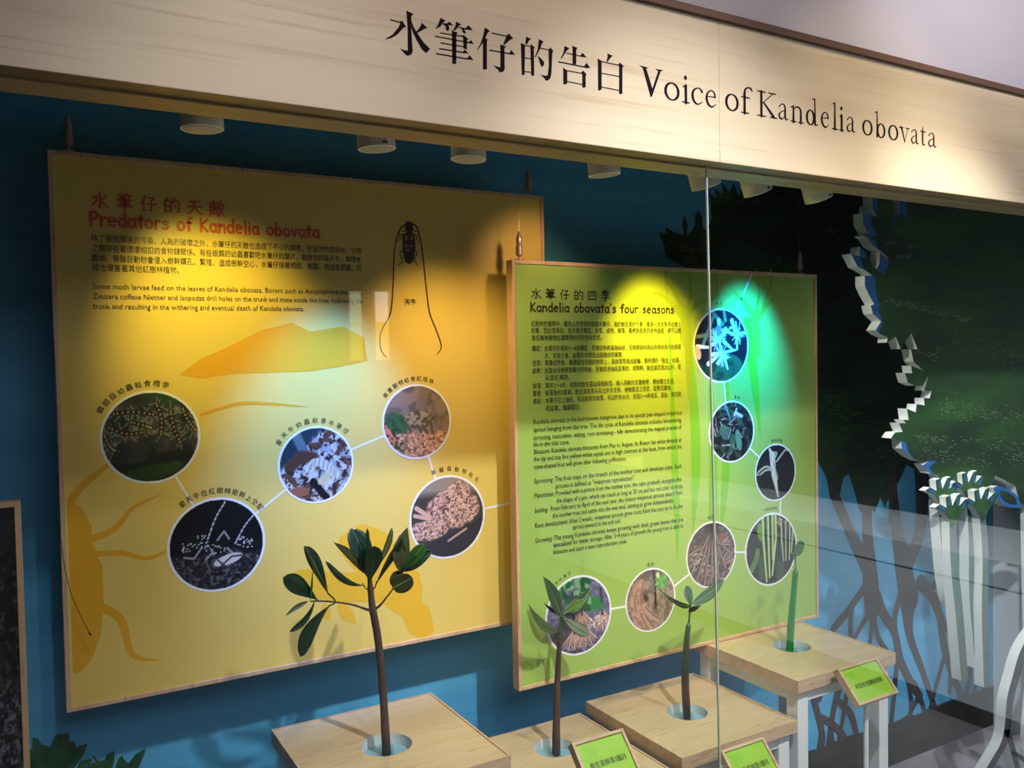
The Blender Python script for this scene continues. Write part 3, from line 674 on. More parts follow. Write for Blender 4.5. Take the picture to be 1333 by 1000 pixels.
for l in [(150,262,206,270,6),(150,368,210,378,6),(150,488,210,494,6),(290,285,366,301,6),(515,327,660,359,6),(445,403,700,454,8),(515,479,655,505,6),(515,573,655,600,6),(818,400,970,434,6),(818,502,975,531,6),(818,622,975,652,6)]: ln(*l, *B)
pa([(78,165),(160,188),(140,195),(195,370),(245,215),(225,205),(222,198),(288,210),(265,222),(190,440),(178,442),(110,190)], *C3)
def base_v(u):
    return 130.5+(u-874.6)*0.1763 if u < 1030 else 157.9+(u-1030)*0.183
T_, t_ = 0.20, 0.07
def ring_s(cx=0.5, cy=0.5, rx=0.42, ry=0.48):
    return [[(cx+rx*math.cos(a*PI/10), cy+ry*math.sin(a*PI/10), t_+(T_-t_)*abs(math.cos(a*PI/10))**1.3) for a in range(21)]]
SER = {
 'o': ring_s(),
 'i': [[(0.5, 0.98, T_), (0.5, 0, T_)], [(0.1, 0.9, t_), (0.45, 0.96, 0.08)], [(0.02, 0.02, t_), (0.98, 0.02, t_)], [(0.46, 1.42, 0.22), (0.46, 1.46, 0.22)]],
 'c': [[(0.92, 0.8, 0.16), (0.8, 0.92, 0.1), (0.58, 0.98, 0.06), (0.22, 0.8, 0.14), (0.13, 0.5, 0.19), (0.25, 0.18, 0.16), (0.55, 0.03, 0.09), (0.96, 0.2, 0.04)]],
 'e': [[(0.18, 0.6, 0.05), (0.9, 0.62, 0.06)], [(0.86, 0.62, 0.14), (0.8, 0.86, 0.12), (0.52, 0.98, 0.06), (0.2, 0.78, 0.13), (0.12, 0.48, 0.18), (0.26, 0.16, 0.16), (0.58, 0.02, 0.1), (0.97, 0.22, 0.03)]],
 'f': [[(0.28, 1.2, T_), (0.28, 0, T_)], [(0.28, 1.15, T_), (0.34, 1.42, 0.14), (0.58, 1.58, 0.08), (0.82, 1.54, 0.12), (0.94, 1.42, 0.1)], [(0, 0.96, t_), (0.72, 0.96, t_)], [(0, 0.02, t_), (0.62, 0.02, t_)]],
 'K': [[(0.22, 1.5, 0.2), (0.22, 0, 0.2)], [(0.02, 1.5, t_), (0.42, 1.5, t_)], [(0.02, 0.02, t_), (0.44, 0.02, t_)], [(0.84, 1.5, 0.06), (0.3, 0.84, 0.06)], [(0.6, 1.5, t_), (0.98, 1.5, t_)], [(0.34, 0.86, 0.12), (0.86, 0.06, 0.2)], [(0.68, 0.02, t_), (1.04, 0.02, t_)]],
 'a': [[(0.12, 0.78, 0.1), (0.32, 0.96, 0.06), (0.55, 0.96, 0.08), (0.68, 0.76, 0.15), (0.68, 0.2, 0.16), (0.8, 0.05, 0.1), (0.99, 0.1, 0.03)], [(0.66, 0.6, 0.04), (0.3, 0.48, 0.07), (0.1, 0.26, 0.14), (0.22, 0.06, 0.12), (0.42, 0.06, 0.07), (0.66, 0.24, 0.05)]],
 'n': [[(0.2, 0.98, 0.14), (0.2, 0, T_)], [(0.0, 0.9, t_), (0.2, 0.94, 0.07)], [(0.22, 0.78, 0.05), (0.42, 0.95, 0.08), (0.62, 0.95, 0.1), (0.78, 0.75, 0.16), (0.78, 0, T_)], [(0, 0.02, t_), (0.42, 0.02, t_)], [(0.6, 0.02, t_), (1, 0.02, t_)]],
 'd': [ring_s(0.4, 0.47, 0.3, 0.46)[0], [(0.78, 1.7, 0.1), (0.8, 0.06, 0.16)], [(0.58, 1.66, t_), (0.78, 1.7, 0.07)], [(0.8, 0.02, 0.07), (1.02, 0.06, t_)]],
 'l': [[(0.5, 1.7, 0.12), (0.5, 0, T_)], [(0.12, 1.64, t_), (0.5, 1.68, 0.07)], [(0, 0.02, t_), (1, 0.02, t_)]],
 'b': [[(0.2, 1.7, 0.1), (0.2, 0.04, 0.16)], [(0, 1.64, t_), (0.2, 1.68, 0.07)], ring_s(0.57, 0.47, 0.33, 0.46)[0]],
 'v': [[(0.1, 0.96, 0.1), (0.24, 0.9, 0.16), (0.56, 0.02, 0.1)], [(0.9, 0.94, 0.06), (0.56, 0.02, 0.05)], [(0, 0.97, t_), (0.4, 0.97, t_)], [(0.68, 0.97, t_), (1.04, 0.97, t_)]],
 't': [[(0.42, 1.3, 0.05), (0.42, 0.95, 0.15), (0.42, 0.2, 0.17), (0.6, 0.04, 0.1), (0.95, 0.12, 0.03)], [(0, 0.96, t_), (0.95, 0.96, 0.07)]],
}
class LettersOnPlane: pass
for ch, u0, u1 in [('o',864.8,884.5),('i',888,897.5),('c',899.5,915),('e',918,932.7),('o',944,961.5),('f',965,980),('K',985.5,1010.5),('a',1012.7,1026.3),('n',1029.5,1045.8),('d',1048.8,1064),
                   ('e',1068.3,1079.2),('l',1083,1090.3),('i',1092.5,1098.5),('a',1101.5,1113.4),('o',1122.5,1135.6),('b',1139,1152.6),('o',1156.2,1169.1),('v',1170.8,1182.8),('a',1185.4,1196),('t',1198,1205),('a',1207.6,1219)]:
    h = 22.6-(u0-864)*0.0125
    a0 = P(u0, base_v(u0), 1.10); a1 = P(u1, base_v(u1), 1.10); hz = h*pxm(u0, base_v(u0), 1.10)
    for st in SER[ch]:
        pts = [(a0.x+(a1.x-a0.x)*x, a0.z+(a1.z-a0.z)*x+hz*y, w*hz) for x, y, w in st]
        if len(pts) > 2: pts = smooth_line(pts, 4)
        LT.ribbon([(p[0], p[1]) for p in pts], [p[2] for p in pts], LY, cap=True)
LT.build('lettering', M['ink_black'], hd, recalc=False)

# ---- wall painting (flat paint on the back wall)
WY = 1.7994
b = MB()
fo = [(1400,205),(1400,650),(1300,640),(1200,624),(1192,612),(1180,605),(1170,628),(1160,640),(1152,662),(1146,648),(1138,668),(1130,655),(1120,668),(1112,640),(1105,617),(1098,622),(1092,650),(1080,640),(1075,620),(1064,600),
      (1040,560),(1000,420),(960,380),(930,352),(905,352),(885,345),(868,335),(864,318),(857,302),(867,304),(866,295),(878,303),(890,306),(888,290),(891,280),(895,293),(894,308),(901,300),(905,292),(905,280),(909,274),(914,282),(915,297),(921,300),
      (926,285),(925,262),(922,250),(932,258),(930,245),(941,254),(940,238),(950,250),(955,238),(962,258),(966,240),(970,240),(980,236),(1000,222),(1100,205)]
b.poly([P(u, v, WY) for u, v in fo])
b.build('painted_foliage', M['paint_leaf'], wall_back, recalc=False)
b = MB()
r = random.Random(2)
clusters = [(880,322,24,16,60), (900,332,20,16,50), (940,258,22,8,40), (1000,262,30,4,20), (1085,520,22,12,60), (1100,560,30,30,60), (1150,590,40,8,40), (1095,540,25,10,50), (1080,300,12,6,10), (1010,340,20,12,12), (1075,420,15,30,24)]
for cx, cy, sx, sy, n in clusters:
    for k in range(n):
        u = cx+r.gauss(0, sx*0.5); v = cy+r.gauss(0, sy*0.5); l = r.uniform(2, 5); s = r.choice([1, 1, 0.5])
        px_ribbon(b, [(u, v, 1.1*s), (u+l, v+l*r.uniform(-0.5, 0.1), 0.5*s)], WY, smooth=False, plane=WY-0.0006)
b.build('paint_dash', M['paint_vein'], wall_back, recalc=False)['kind'] = 'stuff'
b = MB()
trees = [
 [(1084,640,12),(1107,694,14),(1127,735,18)], [(1128,655,16),(1129,700,16),(1133,760,24),(1135,795,22)], [(1158,600,15),(1166,680,16),(1174,730,24),(1183,780,30)],
 [(1196,600,17),(1200,640,20),(1197,694,16),(1178,742,18)], [(1128,762,10),(1116,778,9),(1100,800,9),(1085,818,9)], [(1108,790,8),(1107,820,7),(1110,850,7)],
 [(1140,775,14),(1150,800,12),(1164,823,10),(1172,860,10),(1186,890,10),(1197,905,8)], [(1130,800,8),(1118,820,6),(1110,835,6)], [(1135,800,7),(1133,830,6),(1128,850,6)], [(1137,800,7),(1142,828,6),(1152,845,6),(1170,868,5)],
 [(1172,775,10),(1164,808,8),(1168,846,8),(1164,900,7),(1160,942,6)], [(1182,790,22),(1184,827,11),(1200,872,8),(1217,922,7)], [(1198,758,16),(1214,778,12),(1224,806,11),(1230,846,10),(1244,890,9),(1262,925,8)],
 [(1212,768,8),(1224,750,7),(1234,738,5)], [(1198,905,7),(1186,925,6),(1178,945,6)], [(1190,890,7),(1200,915,6),(1205,935,5)], [(1164,850,6),(1180,880,6),(1186,915,6),(1184,938,6)], [(1232,846,6),(1222,880,6),(1210,925,6)],
 [(1244,810,7),(1240,850,7),(1236,900,6)], [(1255,760,9),(1256,820,9),(1262,880,8),(1250,922,7)], [(1262,820,6),(1276,870,6),(1284,910,6)], [(1280,850,5),(1268,900,5),(1262,928,5)], [(1225,800,6),(1245,850,5),(1252,880,5)],
 [(1056,900,8),(1068,945,8),(1070,970,7),(1054,992,6)], [(1092,895,11),(1084,930,8),(1076,985,7)], [(1094,915,8),(1108,932,8),(1116,962,7)], [(1066,933,7),(1084,944,8),(1098,960,8),(1100,980,6)], [(1080,940,6),(1086,985,6)], [(1104,890,7),(1098,930,6),(1090,970,5)],
 [(1100,835,8),(1080,870,8),(1066,910,8)], [(1070,940,5),(1062,1000,5)]]
for t in trees: px_ribbon(b, [(u, v, w*1.3) for u, v, w in t], WY, plane=WY-0.0012)
b.build('painted_tree', M['paint_trunk'], wall_back, recalc=False)
b = MB(); pts = []
r = random.Random(4)
for i in range(60):
    x = 0.8+i*2.292/59; pts.append((x, WY-0.0018, 0.252+r.uniform(-0.006, 0.008)))
b.poly([(0.8, WY-0.0018, CF)]+pts+[(3.092, WY-0.0018, CF)])
b.build('painted_soil', M['paint_soil'], wall_back, recalc=False)
b = MB()
bush = [(150,533),(190,400),(225,400),(225,325),(262,326),(290,370),(350,385),(375,320),(400,295),(430,300),(480,285),(485,350),(520,345),(525,390),(610,360),(580,440),(515,533),(400,700),(150,700)]
b.poly([P(x/5.332, 900+y/5.332, WY) for x, y in bush])
b.poly([P(x/5.332, 900+y/5.332, WY) for x, y in [(515,560),(560,485),(600,475),(637,470),(630,505),(655,490),(672,497),(642,455),(648,443),(680,485),(725,480),(740,440),(795,415),(795,480),(780,540),(800,533),(815,480),(845,447),(858,470),(890,503),(940,440),(1013,392),(1005,430),(950,560),(700,800),(450,800)]])
b.build('painted_bush', M['paint_leaf_low'], wall_back, recalc=False)

# ================================================================== CUT-OUT TREE (thick foam board in front of the wall)
CY, CT = 1.50, 0.030
ct = thing('cutout_tree', 'large white-edged foam tree cutout with painted green foliage at the right end', 'cutout')
def c3(l, ox, oy, s): return [(ox+x/s, oy+y/s, i) for x, y, i in l]
out = c3([(425,-120,12),(428,60,10),(432,180,9),(418,160,9),(405,140,6),(395,165,3),(345,215,9),(328,185,10),(325,120,10),(328,-120,10),(225,-120,8),(240,120,6),(270,185,0),(212,150,8),(210,95,10),(206,172,10),(166,152,10),(170,230,12),(206,298,12),(168,316,10),(200,330,10),(240,390,7),(300,430,4),(400,522,2),
          (330,475,8),(292,432,10),(286,520,12),(250,582,12),(200,520,6),(190,440,4),(146,395,8),(145,462,8),(100,455,8),(82,445,10),(130,540,9),(180,565,6),(235,604,4),(182,606,14),(182,680,14),(215,750,10),(250,812,8),(225,822,8),(240,880,10),(300,935,2)], 1093, 250, 5.553)
out += c3([(80,95,4),(110,120,0),(155,140,0),(150,172,0),(205,135,0),(235,212,0),(250,190,0),(300,112,0),(340,212,0),(300,214,0),(315,290,0),(378,347,0),(300,315,0),(307,362,0),(262,360,0),(280,420,0),(328,440,0),(370,440,0),(410,370,0),(380,470,0),(428,470,0),(415,517,0),(380,516,0),(384,562,0),
           (335,553,0),(328,605,0),(275,582,0),(285,652,0),(250,650,0),(268,672,0),(225,672,0),(248,725,0),(200,730,0),(175,765,0),(238,775,6),(242,830,8),(300,880,3),(355,908,0),(432,890,5),(376,930,8),(410,975,6)], 1123, 410, 4.764)
out += c3([(165,165,0),(215,175,0),(235,215,0),(250,275,0),(262,250,0),(275,205,3),(300,180,3),(322,255,0),(335,275,0),(350,215,0),(385,240,0),(400,250,0),(430,215,3),(450,185,3),(455,260,0),(470,300,0),(500,320,0),(530,255,0),(555,178,0),(600,200,0),(675,240,0),(700,335,0),(760,380,0),(900,420,0)], 1173, 580, 4.544)
front = [P(u, v, CY) for u, v, i in out]
TOPZ = 2.28
front = [Vector((front[0].x, CY, TOPZ))]+front+[Vector((3.085, CY, front[-1].z)), Vector((3.085, CY, TOPZ))]
b = MB(); b.prism(front, CT, 0, 1); o = b.build('foliage_board', [M['cut_blue'], M['cut_white']], ct)
green = [P(u+i, v+(3 if i else 0), CY)-Vector((0, 0.0008, 0)) for u, v, i in out]
green = [Vector((green[0].x, CY-0.0008, TOPZ))]+green+[Vector((3.085, CY-0.0008, green[-1].z)), Vector((3.085, CY-0.0008, TOPZ))]
from mathutils import geometry as mgeo
cv, _, cfc, *_r = mgeo.delaunay_2d_cdt([Vector((p.x, p.z)) for p in green], [], [list(range(len(green)))], 1, 1e-6)
b = MB(); b.add([(p.x, CY-0.0008, p.y) for p in cv], [tuple(f) for f in cfc]); b.build('painted_leaves', M['cut_green'], ct, recalc=False)
b = MB(); r = random.Random(12)
def fleck_band(pts, n, sp, l=(1.2, 3.5), w=0.8):
    for k in range(n):
        t = r.random()*(len(pts)-1); i = int(t); t -= i
        u = pts[i][0]*(1-t)+pts[i+1][0]*t+r.gauss(0, 2); v = pts[i][1]*(1-t)+pts[i+1][1]*t+r.gauss(0, sp)
        L = r.uniform(*l); px_ribbon(b, [(u, v, w*r.uniform(0.5, 1.1)), (u+L, v+L*r.uniform(-0.3, 0.6), w*0.5)], CY, smooth=False, plane=CY-0.0014)
fleck_band([(1150,390), (1185,396), (1222,408), (1260,418)], 110, 2.2)
fleck_band([(1150,318), (1165,318), (1200,322)], 30, 2)
fleck_band([(1166,335), (1185,332)], 22, 2); fleck_band([(1192,455), (1210,465), (1225,452)], 30, 3)
fleck_band([(1222,530), (1260,536), (1333,545)], 130, 7); fleck_band([(1190,568), (1230,572), (1333,580)], 80, 3); fleck_band([(1200,590), (1240,596), (1300,600), (1333,590)], 110, 5)
fleck_band([(1240,440), (1333,470)], 50, 8); fleck_band([(1160,300), (1180,302)], 14, 2)
o = b.build('paint_fleck', M['paint_fleck'], ct, recalc=False); o['kind'] = 'stuff'
b = MB(); q = [(545,250),(560,300),(590,340),(640,366),(712,372),(700,320),(680,290),(640,262),(600,246),(570,240)]
b.prism([P(1173+x/4.544, 580+y/4.544, CY-0.02) for x, y in q], CT, 0, 1); o = b.build('leaf_board', [M['cut_blue'], M['cut_white']], ct)
b = MB(); b.poly([P(1173+(640+(x-640)*0.62)/4.544, 580+(312+(y-312)*0.62)/4.544, CY-0.02)-Vector((0, 0.0008, 0)) for x, y in q]); b.build('painted_leaf', M['cut_green'], ct, recalc=False)
def rib_outline(pts, Y):
    pts = smooth_line(pts, 5); L = []; R_ = []
    for i, (u, v, w) in enumerate(pts):
        a = pts[max(i-1, 0)]; c = pts[min(i+1, len(pts)-1)]; dx, dy = c[0]-a[0], c[1]-a[1]; l = math.hypot(dx, dy) or 1
        nx, ny = -dy/l*w/2, dx/l*w/2; L.append(P(u+nx, v+ny, Y)); R_.append(P(u-nx, v-ny, Y))
    return L+R_[::-1]
pods = [([(1226,652,9),(1229,700,9),(1233,750,8),(1238,780,7),(1244,796,3)], (1228,646), 0.02), ([(1240,675,9),(1243,740,10),(1249,800,10),(1256,886,9)], (1241,668), 0.045),
        ([(1262,645,9),(1266,700,10),(1267,780,10),(1275,870,9)], (1262,638), 0.02), ([(1279,668,8),(1283,730,8),(1282,800,8),(1285,895,8)], (1278,660), 0.045)]
for pts, (cu, cv), dy in pods:
    Y = CY-dy+0.01
    b = MB(); b.prism(rib_outline(pts, Y), CT, 0, 1); pod = b.build('hanging_pod', [M['cut_pod'], M['cut_white']], ct)
    crown = [(1.25*x, 1.15*y) for x, y in [(0,14),(-5,6),(-10,-2),(-19,-6),(-14,-10),(-7,-6),(-8,-18),(-3,-20),(-1,-8),(4,-20),(8,-22),(6,-8),(13,-16),(18,-15),(12,-4),(7,4),(3,14)]]
    b = MB(); b.prism([P(cu+x, cv+y, Y-0.006) for x, y in crown], 0.02, 0, 1); cr = b.build('crown', [M['cut_crown'], M['cut_white']], pod)
    for x, y, x2, y2 in [(-20,-9,-12,-5), (-7,-21,-5,-12), (6,-23,5,-12), (18,-17,12,-8)]:
        b = MB(); px_ribbon(b, [(cu+x, cv+y, 1.5), (cu+x2, cv+y2, 4)], Y-0.006, smooth=False, plane=Y-0.0068)
        b.build('painted_petal', M['cut_blue'], pod, recalc=False)
for pts in [[(1352,820,11),(1333,848,9),(1322,884,9),(1315,912,9),(1312,945,8),(1307,968,8),(1296,988,8),(1280,1015,8),(1262,1050,9)], [(1311,950,8),(1320,982,7),(1328,1015,7),(1330,1050,8)], [(1317,978,5),(1335,990,6),(1350,1000,7),(1360,1040,7)], [(1352,820,11),(1350,900,9),(1345,960,8),(1352,1000,8)]]:
    b = MB(); b.prism(rib_outline(pts, CY-0.03), CT, 0, 1); b.build('root', [M['cut_root'], M['cut_white']], ct)
b = MB(); b.prism([P(u, v, CY) for u, v in [(1340,640), (1420,640), (1430,860), (1344,850)]], CT, 0, 1); b.build('trunk_board', [M['cut_root'], M['cut_white']], ct)
seat(ct)

# ================================================================== DISPLAY BOARDS
def rails(root, x0, x1, z0, z1, Yf, th, w, m):
    for a, c in (((x0, Yf, z0), (x0+w, Yf+th, z1)), ((x1-w, Yf, z0), (x1, Yf+th, z1)), ((x0+w, Yf, z0), (x1-w, Yf+th, z0+w)), ((x0+w, Yf, z1-w), (x1-w, Yf+th, z1))):
        b = MB(); b.box(a, c); bevel(b.build('frame_rail', m, root), 0.0008)
def gripper(root, x, Yc, z, ztop, s=1.0):
    b = MB(); b.lathe([(0.0, 0.0), (0.0075*s, 0.0), (0.0075*s, 0.003), (0.0025, 0.003), (0.0025, 0.008), (0.0055*s, 0.012), (0.0055*s, 0.030), (0.0042*s, 0.032), (0.0042*s, 0.034), (0.0046*s, 0.036), (0.0046*s, 0.050), (0.0025, 0.060), (0.0012, 0.064)], (x, Yc, z), 16)
    g = b.build('cable_gripper', M['steel'], root, smooth=True, flat_angle=40)
    b = MB(); b.tube([(x, Yc, z+0.062), (x, Yc, ztop)], [0.0006]*2, 6); b.build('cable', M['cable'], g)

# ---- yellow board
YY = 1.68; YP = YY+0.003
yb = thing('yellow_display_board', 'yellow framed predators panel with five round photos hanging on the blue wall', 'display board')
yx0, yx1, yz0, yz1 = 0.0596, 1.0745, 0.8836, 1.8708
rails(yb, yx0, yx1, yz0, yz1, YY, 0.022, 0.0085, M['frame_wood'])
b = MB(); b.box((yx0+0.006, YP, yz0+0.006), (yx1-0.006, YP+0.012, yz1-0.006)); b.build('printed_panel', M['yellow'], yb)
e = lambda k: YP-0.0003*k
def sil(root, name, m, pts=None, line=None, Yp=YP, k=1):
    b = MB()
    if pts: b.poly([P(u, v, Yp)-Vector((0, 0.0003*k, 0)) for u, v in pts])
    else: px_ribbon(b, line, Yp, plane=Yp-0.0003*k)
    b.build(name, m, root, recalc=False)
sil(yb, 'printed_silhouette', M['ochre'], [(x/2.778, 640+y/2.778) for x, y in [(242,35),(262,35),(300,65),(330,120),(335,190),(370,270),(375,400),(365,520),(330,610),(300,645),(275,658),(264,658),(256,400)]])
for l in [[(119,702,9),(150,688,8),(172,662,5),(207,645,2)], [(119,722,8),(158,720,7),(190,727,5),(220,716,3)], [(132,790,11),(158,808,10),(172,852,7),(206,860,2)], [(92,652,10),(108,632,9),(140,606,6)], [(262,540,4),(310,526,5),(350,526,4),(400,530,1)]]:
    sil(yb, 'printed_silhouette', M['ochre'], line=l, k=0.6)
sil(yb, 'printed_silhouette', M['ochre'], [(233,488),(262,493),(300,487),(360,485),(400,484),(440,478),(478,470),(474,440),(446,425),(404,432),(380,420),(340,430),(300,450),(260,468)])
sil(yb, 'amber_shape', M['ochre_light'], [(378,748),(390,742),(410,740),(440,746),(465,745),(455,735),(440,715),(442,700),(455,690),(472,682),(495,690),(510,700),(518,720),(530,738),(545,745),(550,765),(548,785),(558,790),(566,822),(550,832),(530,822),(527,805),(510,795),(498,785),(480,783),(450,785),(425,783),(405,778),(390,765)])  # deeper amber wing-like shape on the panel behind the plant
sil(yb, 'amber_shape', M['ochre_light'], [(420,786),(427,787),(431,798),(430,808),(418,802)])  # leaf shadow of the plant, painted onto the panel in amber
sil(yb, 'amber_shape', M['ochre_light'], [(439,786),(450,787),(460,796),(464,812),(447,807),(440,798)])  # second painted leaf shadow, same amber
Yd = [(197,569,61,pic_caterpillars), (283,709,61.5,pic_mating), (412,605,50.5,pic_larva), (543,549,49,pic_toad), (583,673,54.5,pic_borewood)]
def discs(root, lst, YPl, white, links):
    b = MB()
    for l in links: px_ribbon(b, [(l[0], l[1], l[4]), (l[2], l[3], l[4])], YPl, smooth=False, plane=YPl-0.0005)
    b.build('connecting_line', white, root, recalc=False)
    res = []
    for u, v, rv, fn in lst:
        c = P(u, v, YPl); top = P(u, v-rv, YPl); R = (top.z-c.z)
        b = MB(); b.poly([(c.x+R*math.cos(t*PI/32), YPl-0.0007, c.z+R*math.sin(t*PI/32)) for t in range(64)]); b.build('photo_border', white, root, recalc=False)
        build_pic(fn(), 'round_photo', c.x, c.z, R*0.955, R*0.955, YPl-0.0010, root, M['print'])
        res.append((c, R))
    return res
rs = discs(yb, Yd, YP, M['white_print'], [(197,569,283,709,2.6), (283,709,412,605,2.6), (412,605,543,549,2.8), (543,549,583,673,2.8), (583,673,663,655,3)])
b = MB()
for (c, R), s, a0, a1, em in zip(rs, ['鱗翅目幼蟲蛀食欖李', '星天牛在紅樹林樹幹上交配', '星天牛幼蟲蛀食水筆仔', '有害動物蛀食紅樹林', '等腳目動物蛀孔'], [147, 126, 146, 140, 108], [74, 38, 46, 68, 46], [0.0128, 0.0128, 0.0122, 0.0118, 0.0118]):
    arc_text(b, s, (c.x, c.z), R*1.15, a0, a1, em, e(4))
em = 10.6
for s, ul, vl, ur in [('除了受到環境的污染、人為的破壞之外，水筆仔的天敵也造成了不小的損害。在自然的環境中，生物', 118.5, 313.5, 470), ('之間存在著環環相扣的食物鏈關係。有些蛾類的幼蟲喜歡吃水筆仔的葉片，蛀食性的星天牛、咖啡木', 119, 326.5, 470),
                      ('蠹蛾、等腳目動物會侵入樹幹鑽孔、繁殖，造成樹幹空心，水筆仔接著傾倒、枯損。而這些昆蟲，同', 119, 339.5, 470), ('樣也侵害著其他紅樹林植物。', 120, 352, 233)]:
    px_text(b, s, ul, vl, ur, 10.4, YP, e(4))
for s, ul, vl, ur in [('Some moth larvae feed on the leaves of Kandelia obovata. Borers such as Anoplophora maculosa,', 120.5, 376, 472), ('Zeuzera coffeae Nietner and Isopodas drill holes on the trunk and mate inside the tree, hollowing the', 121, 389, 472), ('trunk and resulting in the withering and eventual death of Kandelia obovata.', 121, 402, 396)]:
    px_text(b, s, ul, vl, ur, 10.4, YP, e(4))
px_text(b, '天牛', 526, 396, 541.5, 8.5, YP, e(4), bold=0.0002)
b.build('printed_text', M['text_dark'], yb, recalc=False)
b = MB(); cjk_text(b, '水筆仔的天敵', 119, 272, 293, 23, YP, e(4), 0.0030)
a = P(117, 293, YP); hand_text(b, 'Predators of Kandelia obovata', a.x, a.z, onz_x(417, a.z, YP), 11.6*pxm(117, 291, YP), 0.0044, e(4))
b.build('printed_title', M['text_red'], yb, recalc=False)
def bz(l): return [(480+x/4.758, 270+y/4.758, w) for x, y, w in l]
b = MB()
for l in [[(245,100,2),(205,120,2),(180,170,1.8),(165,230,1.6),(155,330,1.6),(150,480,1.8),(135,650,1.8),(90,740,1.5),(70,800,1.2),(75,880,1.1),(110,930,0.8)],
          [(260,98,2),(295,120,2),(315,180,1.8),(330,260,1.6),(345,400,1.7),(362,560,1.8),(378,660,1.8),(415,755,1.7),(445,840,1.6),(445,880,1.2),(420,908,0.8)]]: px_ribbon(b, bz(l), YP, plane=e(3))
for l in [[(232,165,1.5),(190,170,1.2),(195,195,1),(175,212,0.8)],[(265,165,1.5),(298,175,1.2),(296,200,1),(315,220,0.8)],[(235,145,1.4),(208,150,1)],[(262,140,1.4),(298,150,1)],[(215,262,1.6),(190,282,1.4),(208,335,1.2),(182,360,0.9)],[(283,262,1.6),(298,285,1.4),(278,330,1.2),(304,362,0.9)]]: px_ribbon(b, bz(l), YP, smooth=False, plane=e(3))
b.poly([P(480+x/4.758, 270+y/4.758, YP)-Vector((0, 0.0009, 0)) for x, y in [(230,88),(265,88),(272,110),(275,140),(265,155),(285,170),(288,250),(278,320),(265,345),(245,352),(228,342),(215,310),(208,250),(208,175),(232,155),(222,130)]])
b.build('insect_drawing', mat('dark insect ink', (52, 30, 20), 0.4), yb, recalc=False)
b = MB()
for x, y, rx, ry in [(230,190,12,16),(265,190,11,16),(232,238,14,9),(262,240,14,8),(240,262,18,5)]: b.poly([P(480+(x+rx*math.cos(t*PI/6))/4.758, 270+(y+ry*math.sin(t*PI/6))/4.758, YP)-Vector((0, 0.0012, 0)) for t in range(12)])
b.build('insect_marking', mat('ochre insect marking', (150, 112, 48), 0.4), yb, recalc=False)
for u, v in ((89, 191), (688, 254)):
    p = P(u, v, YY+0.011); gripper(yb, p.x, YY+0.011, yz1, 2.30, 1.5)
seat(yb)

# ---- green board
GY = 1.60; GP = GY+0.003
gb = thing('green_display_board', 'green framed four seasons panel with seven round photos in front of the wall', 'display board')
gx0, gx1, gz0, gz1 = 0.9387, 1.9093, 0.7592, 1.7101
rails(gb, gx0, gx1, gz0, gz1, GY, 0.026, 0.0085, M['frame_wood'])
b = MB(); b.box((gx0+0.006, GP, gz0+0.006), (gx1-0.006, GP+0.014, gz1-0.006)); b.build('printed_panel', M['green'], gb)
e = lambda k: GP-0.0003*k
for l in [[(872,440,3),(876,540,8),(879,620,12),(881,680,9),(882,729,0.5)], [(893,420,5),(903,520,14),(906,600,16),(904,650,11),(902,697,0.5)], [(925,500,8),(928,600,14),(928,700,14),(927,740,6)],
          [(946,480,6),(946,580,13),(943,640,12),(937,706,0.5)], [(972,420,16),(980,480,15),(986,530,9),(990,568,0.5)]]: sil(gb, 'printed_silhouette', M['green_sil'], line=l, Yp=GP)
for k, l in enumerate([[(893,440,22),(891,410,14),(880,385,7),(868,366,3)], [(892,415,12),(862,385,6),(846,382,2)], [(894,415,8),(908,395,7),(932,388,2)], [(893,410,6),(899,380,5),(896,350,3)], [(895,440,12),(897,520,4)],
          [(985,460,12),(983,420,12),(970,395,6),(955,380,2)], [(985,415,9),(1000,395,6),(1012,384,2)], [(984,410,6),(988,380,4),(984,352,3)], [(986,420,5),(1003,370,4),(1003,352,3)], [(866,350,4),(869,400,3)], [(930,350,3),(935,390,4)]]): sil(gb, 'printed_tree_outline', M['green_sil2'], line=l, Yp=GP, k=1.2+0.08*k)
Gd = [(939,450,49,pic_flower), (952.5,562,40.5,pic_bush), (1009.5,615,37.5,pic_pod), (1004,715,47.5,pic_hanging), (926,722,43.5,pic_roots), (847,781,41.5,pic_seedling), (753.5,801,52,pic_saplings)]
rs = discs(gb, Gd, GP, M['white_print'], [(978,358,939,450,2.4), (939,450,947,562,2.2), (952.5,562,1009.5,615,2.2), (1017,615,1014,715,2.2), (1004,719,926,719,2.4), (926,724,847,788,2.6), (847,784,753.5,800,2.8)])
b = MB()
for (c, R), s, a0, a1, em in zip(rs, ['開花', '發芽', '長出胚軸', '胎生苗成熟', '掉落', '著根', '一年生水筆仔'], [98, 82, 98, 100, 95, 94, 140], [90, 74, 76, 80, 88, 86, 104], [0.009]*7): arc_text(b, s, (c.x, c.z), R*1.12, a0, a1, em, e(4))
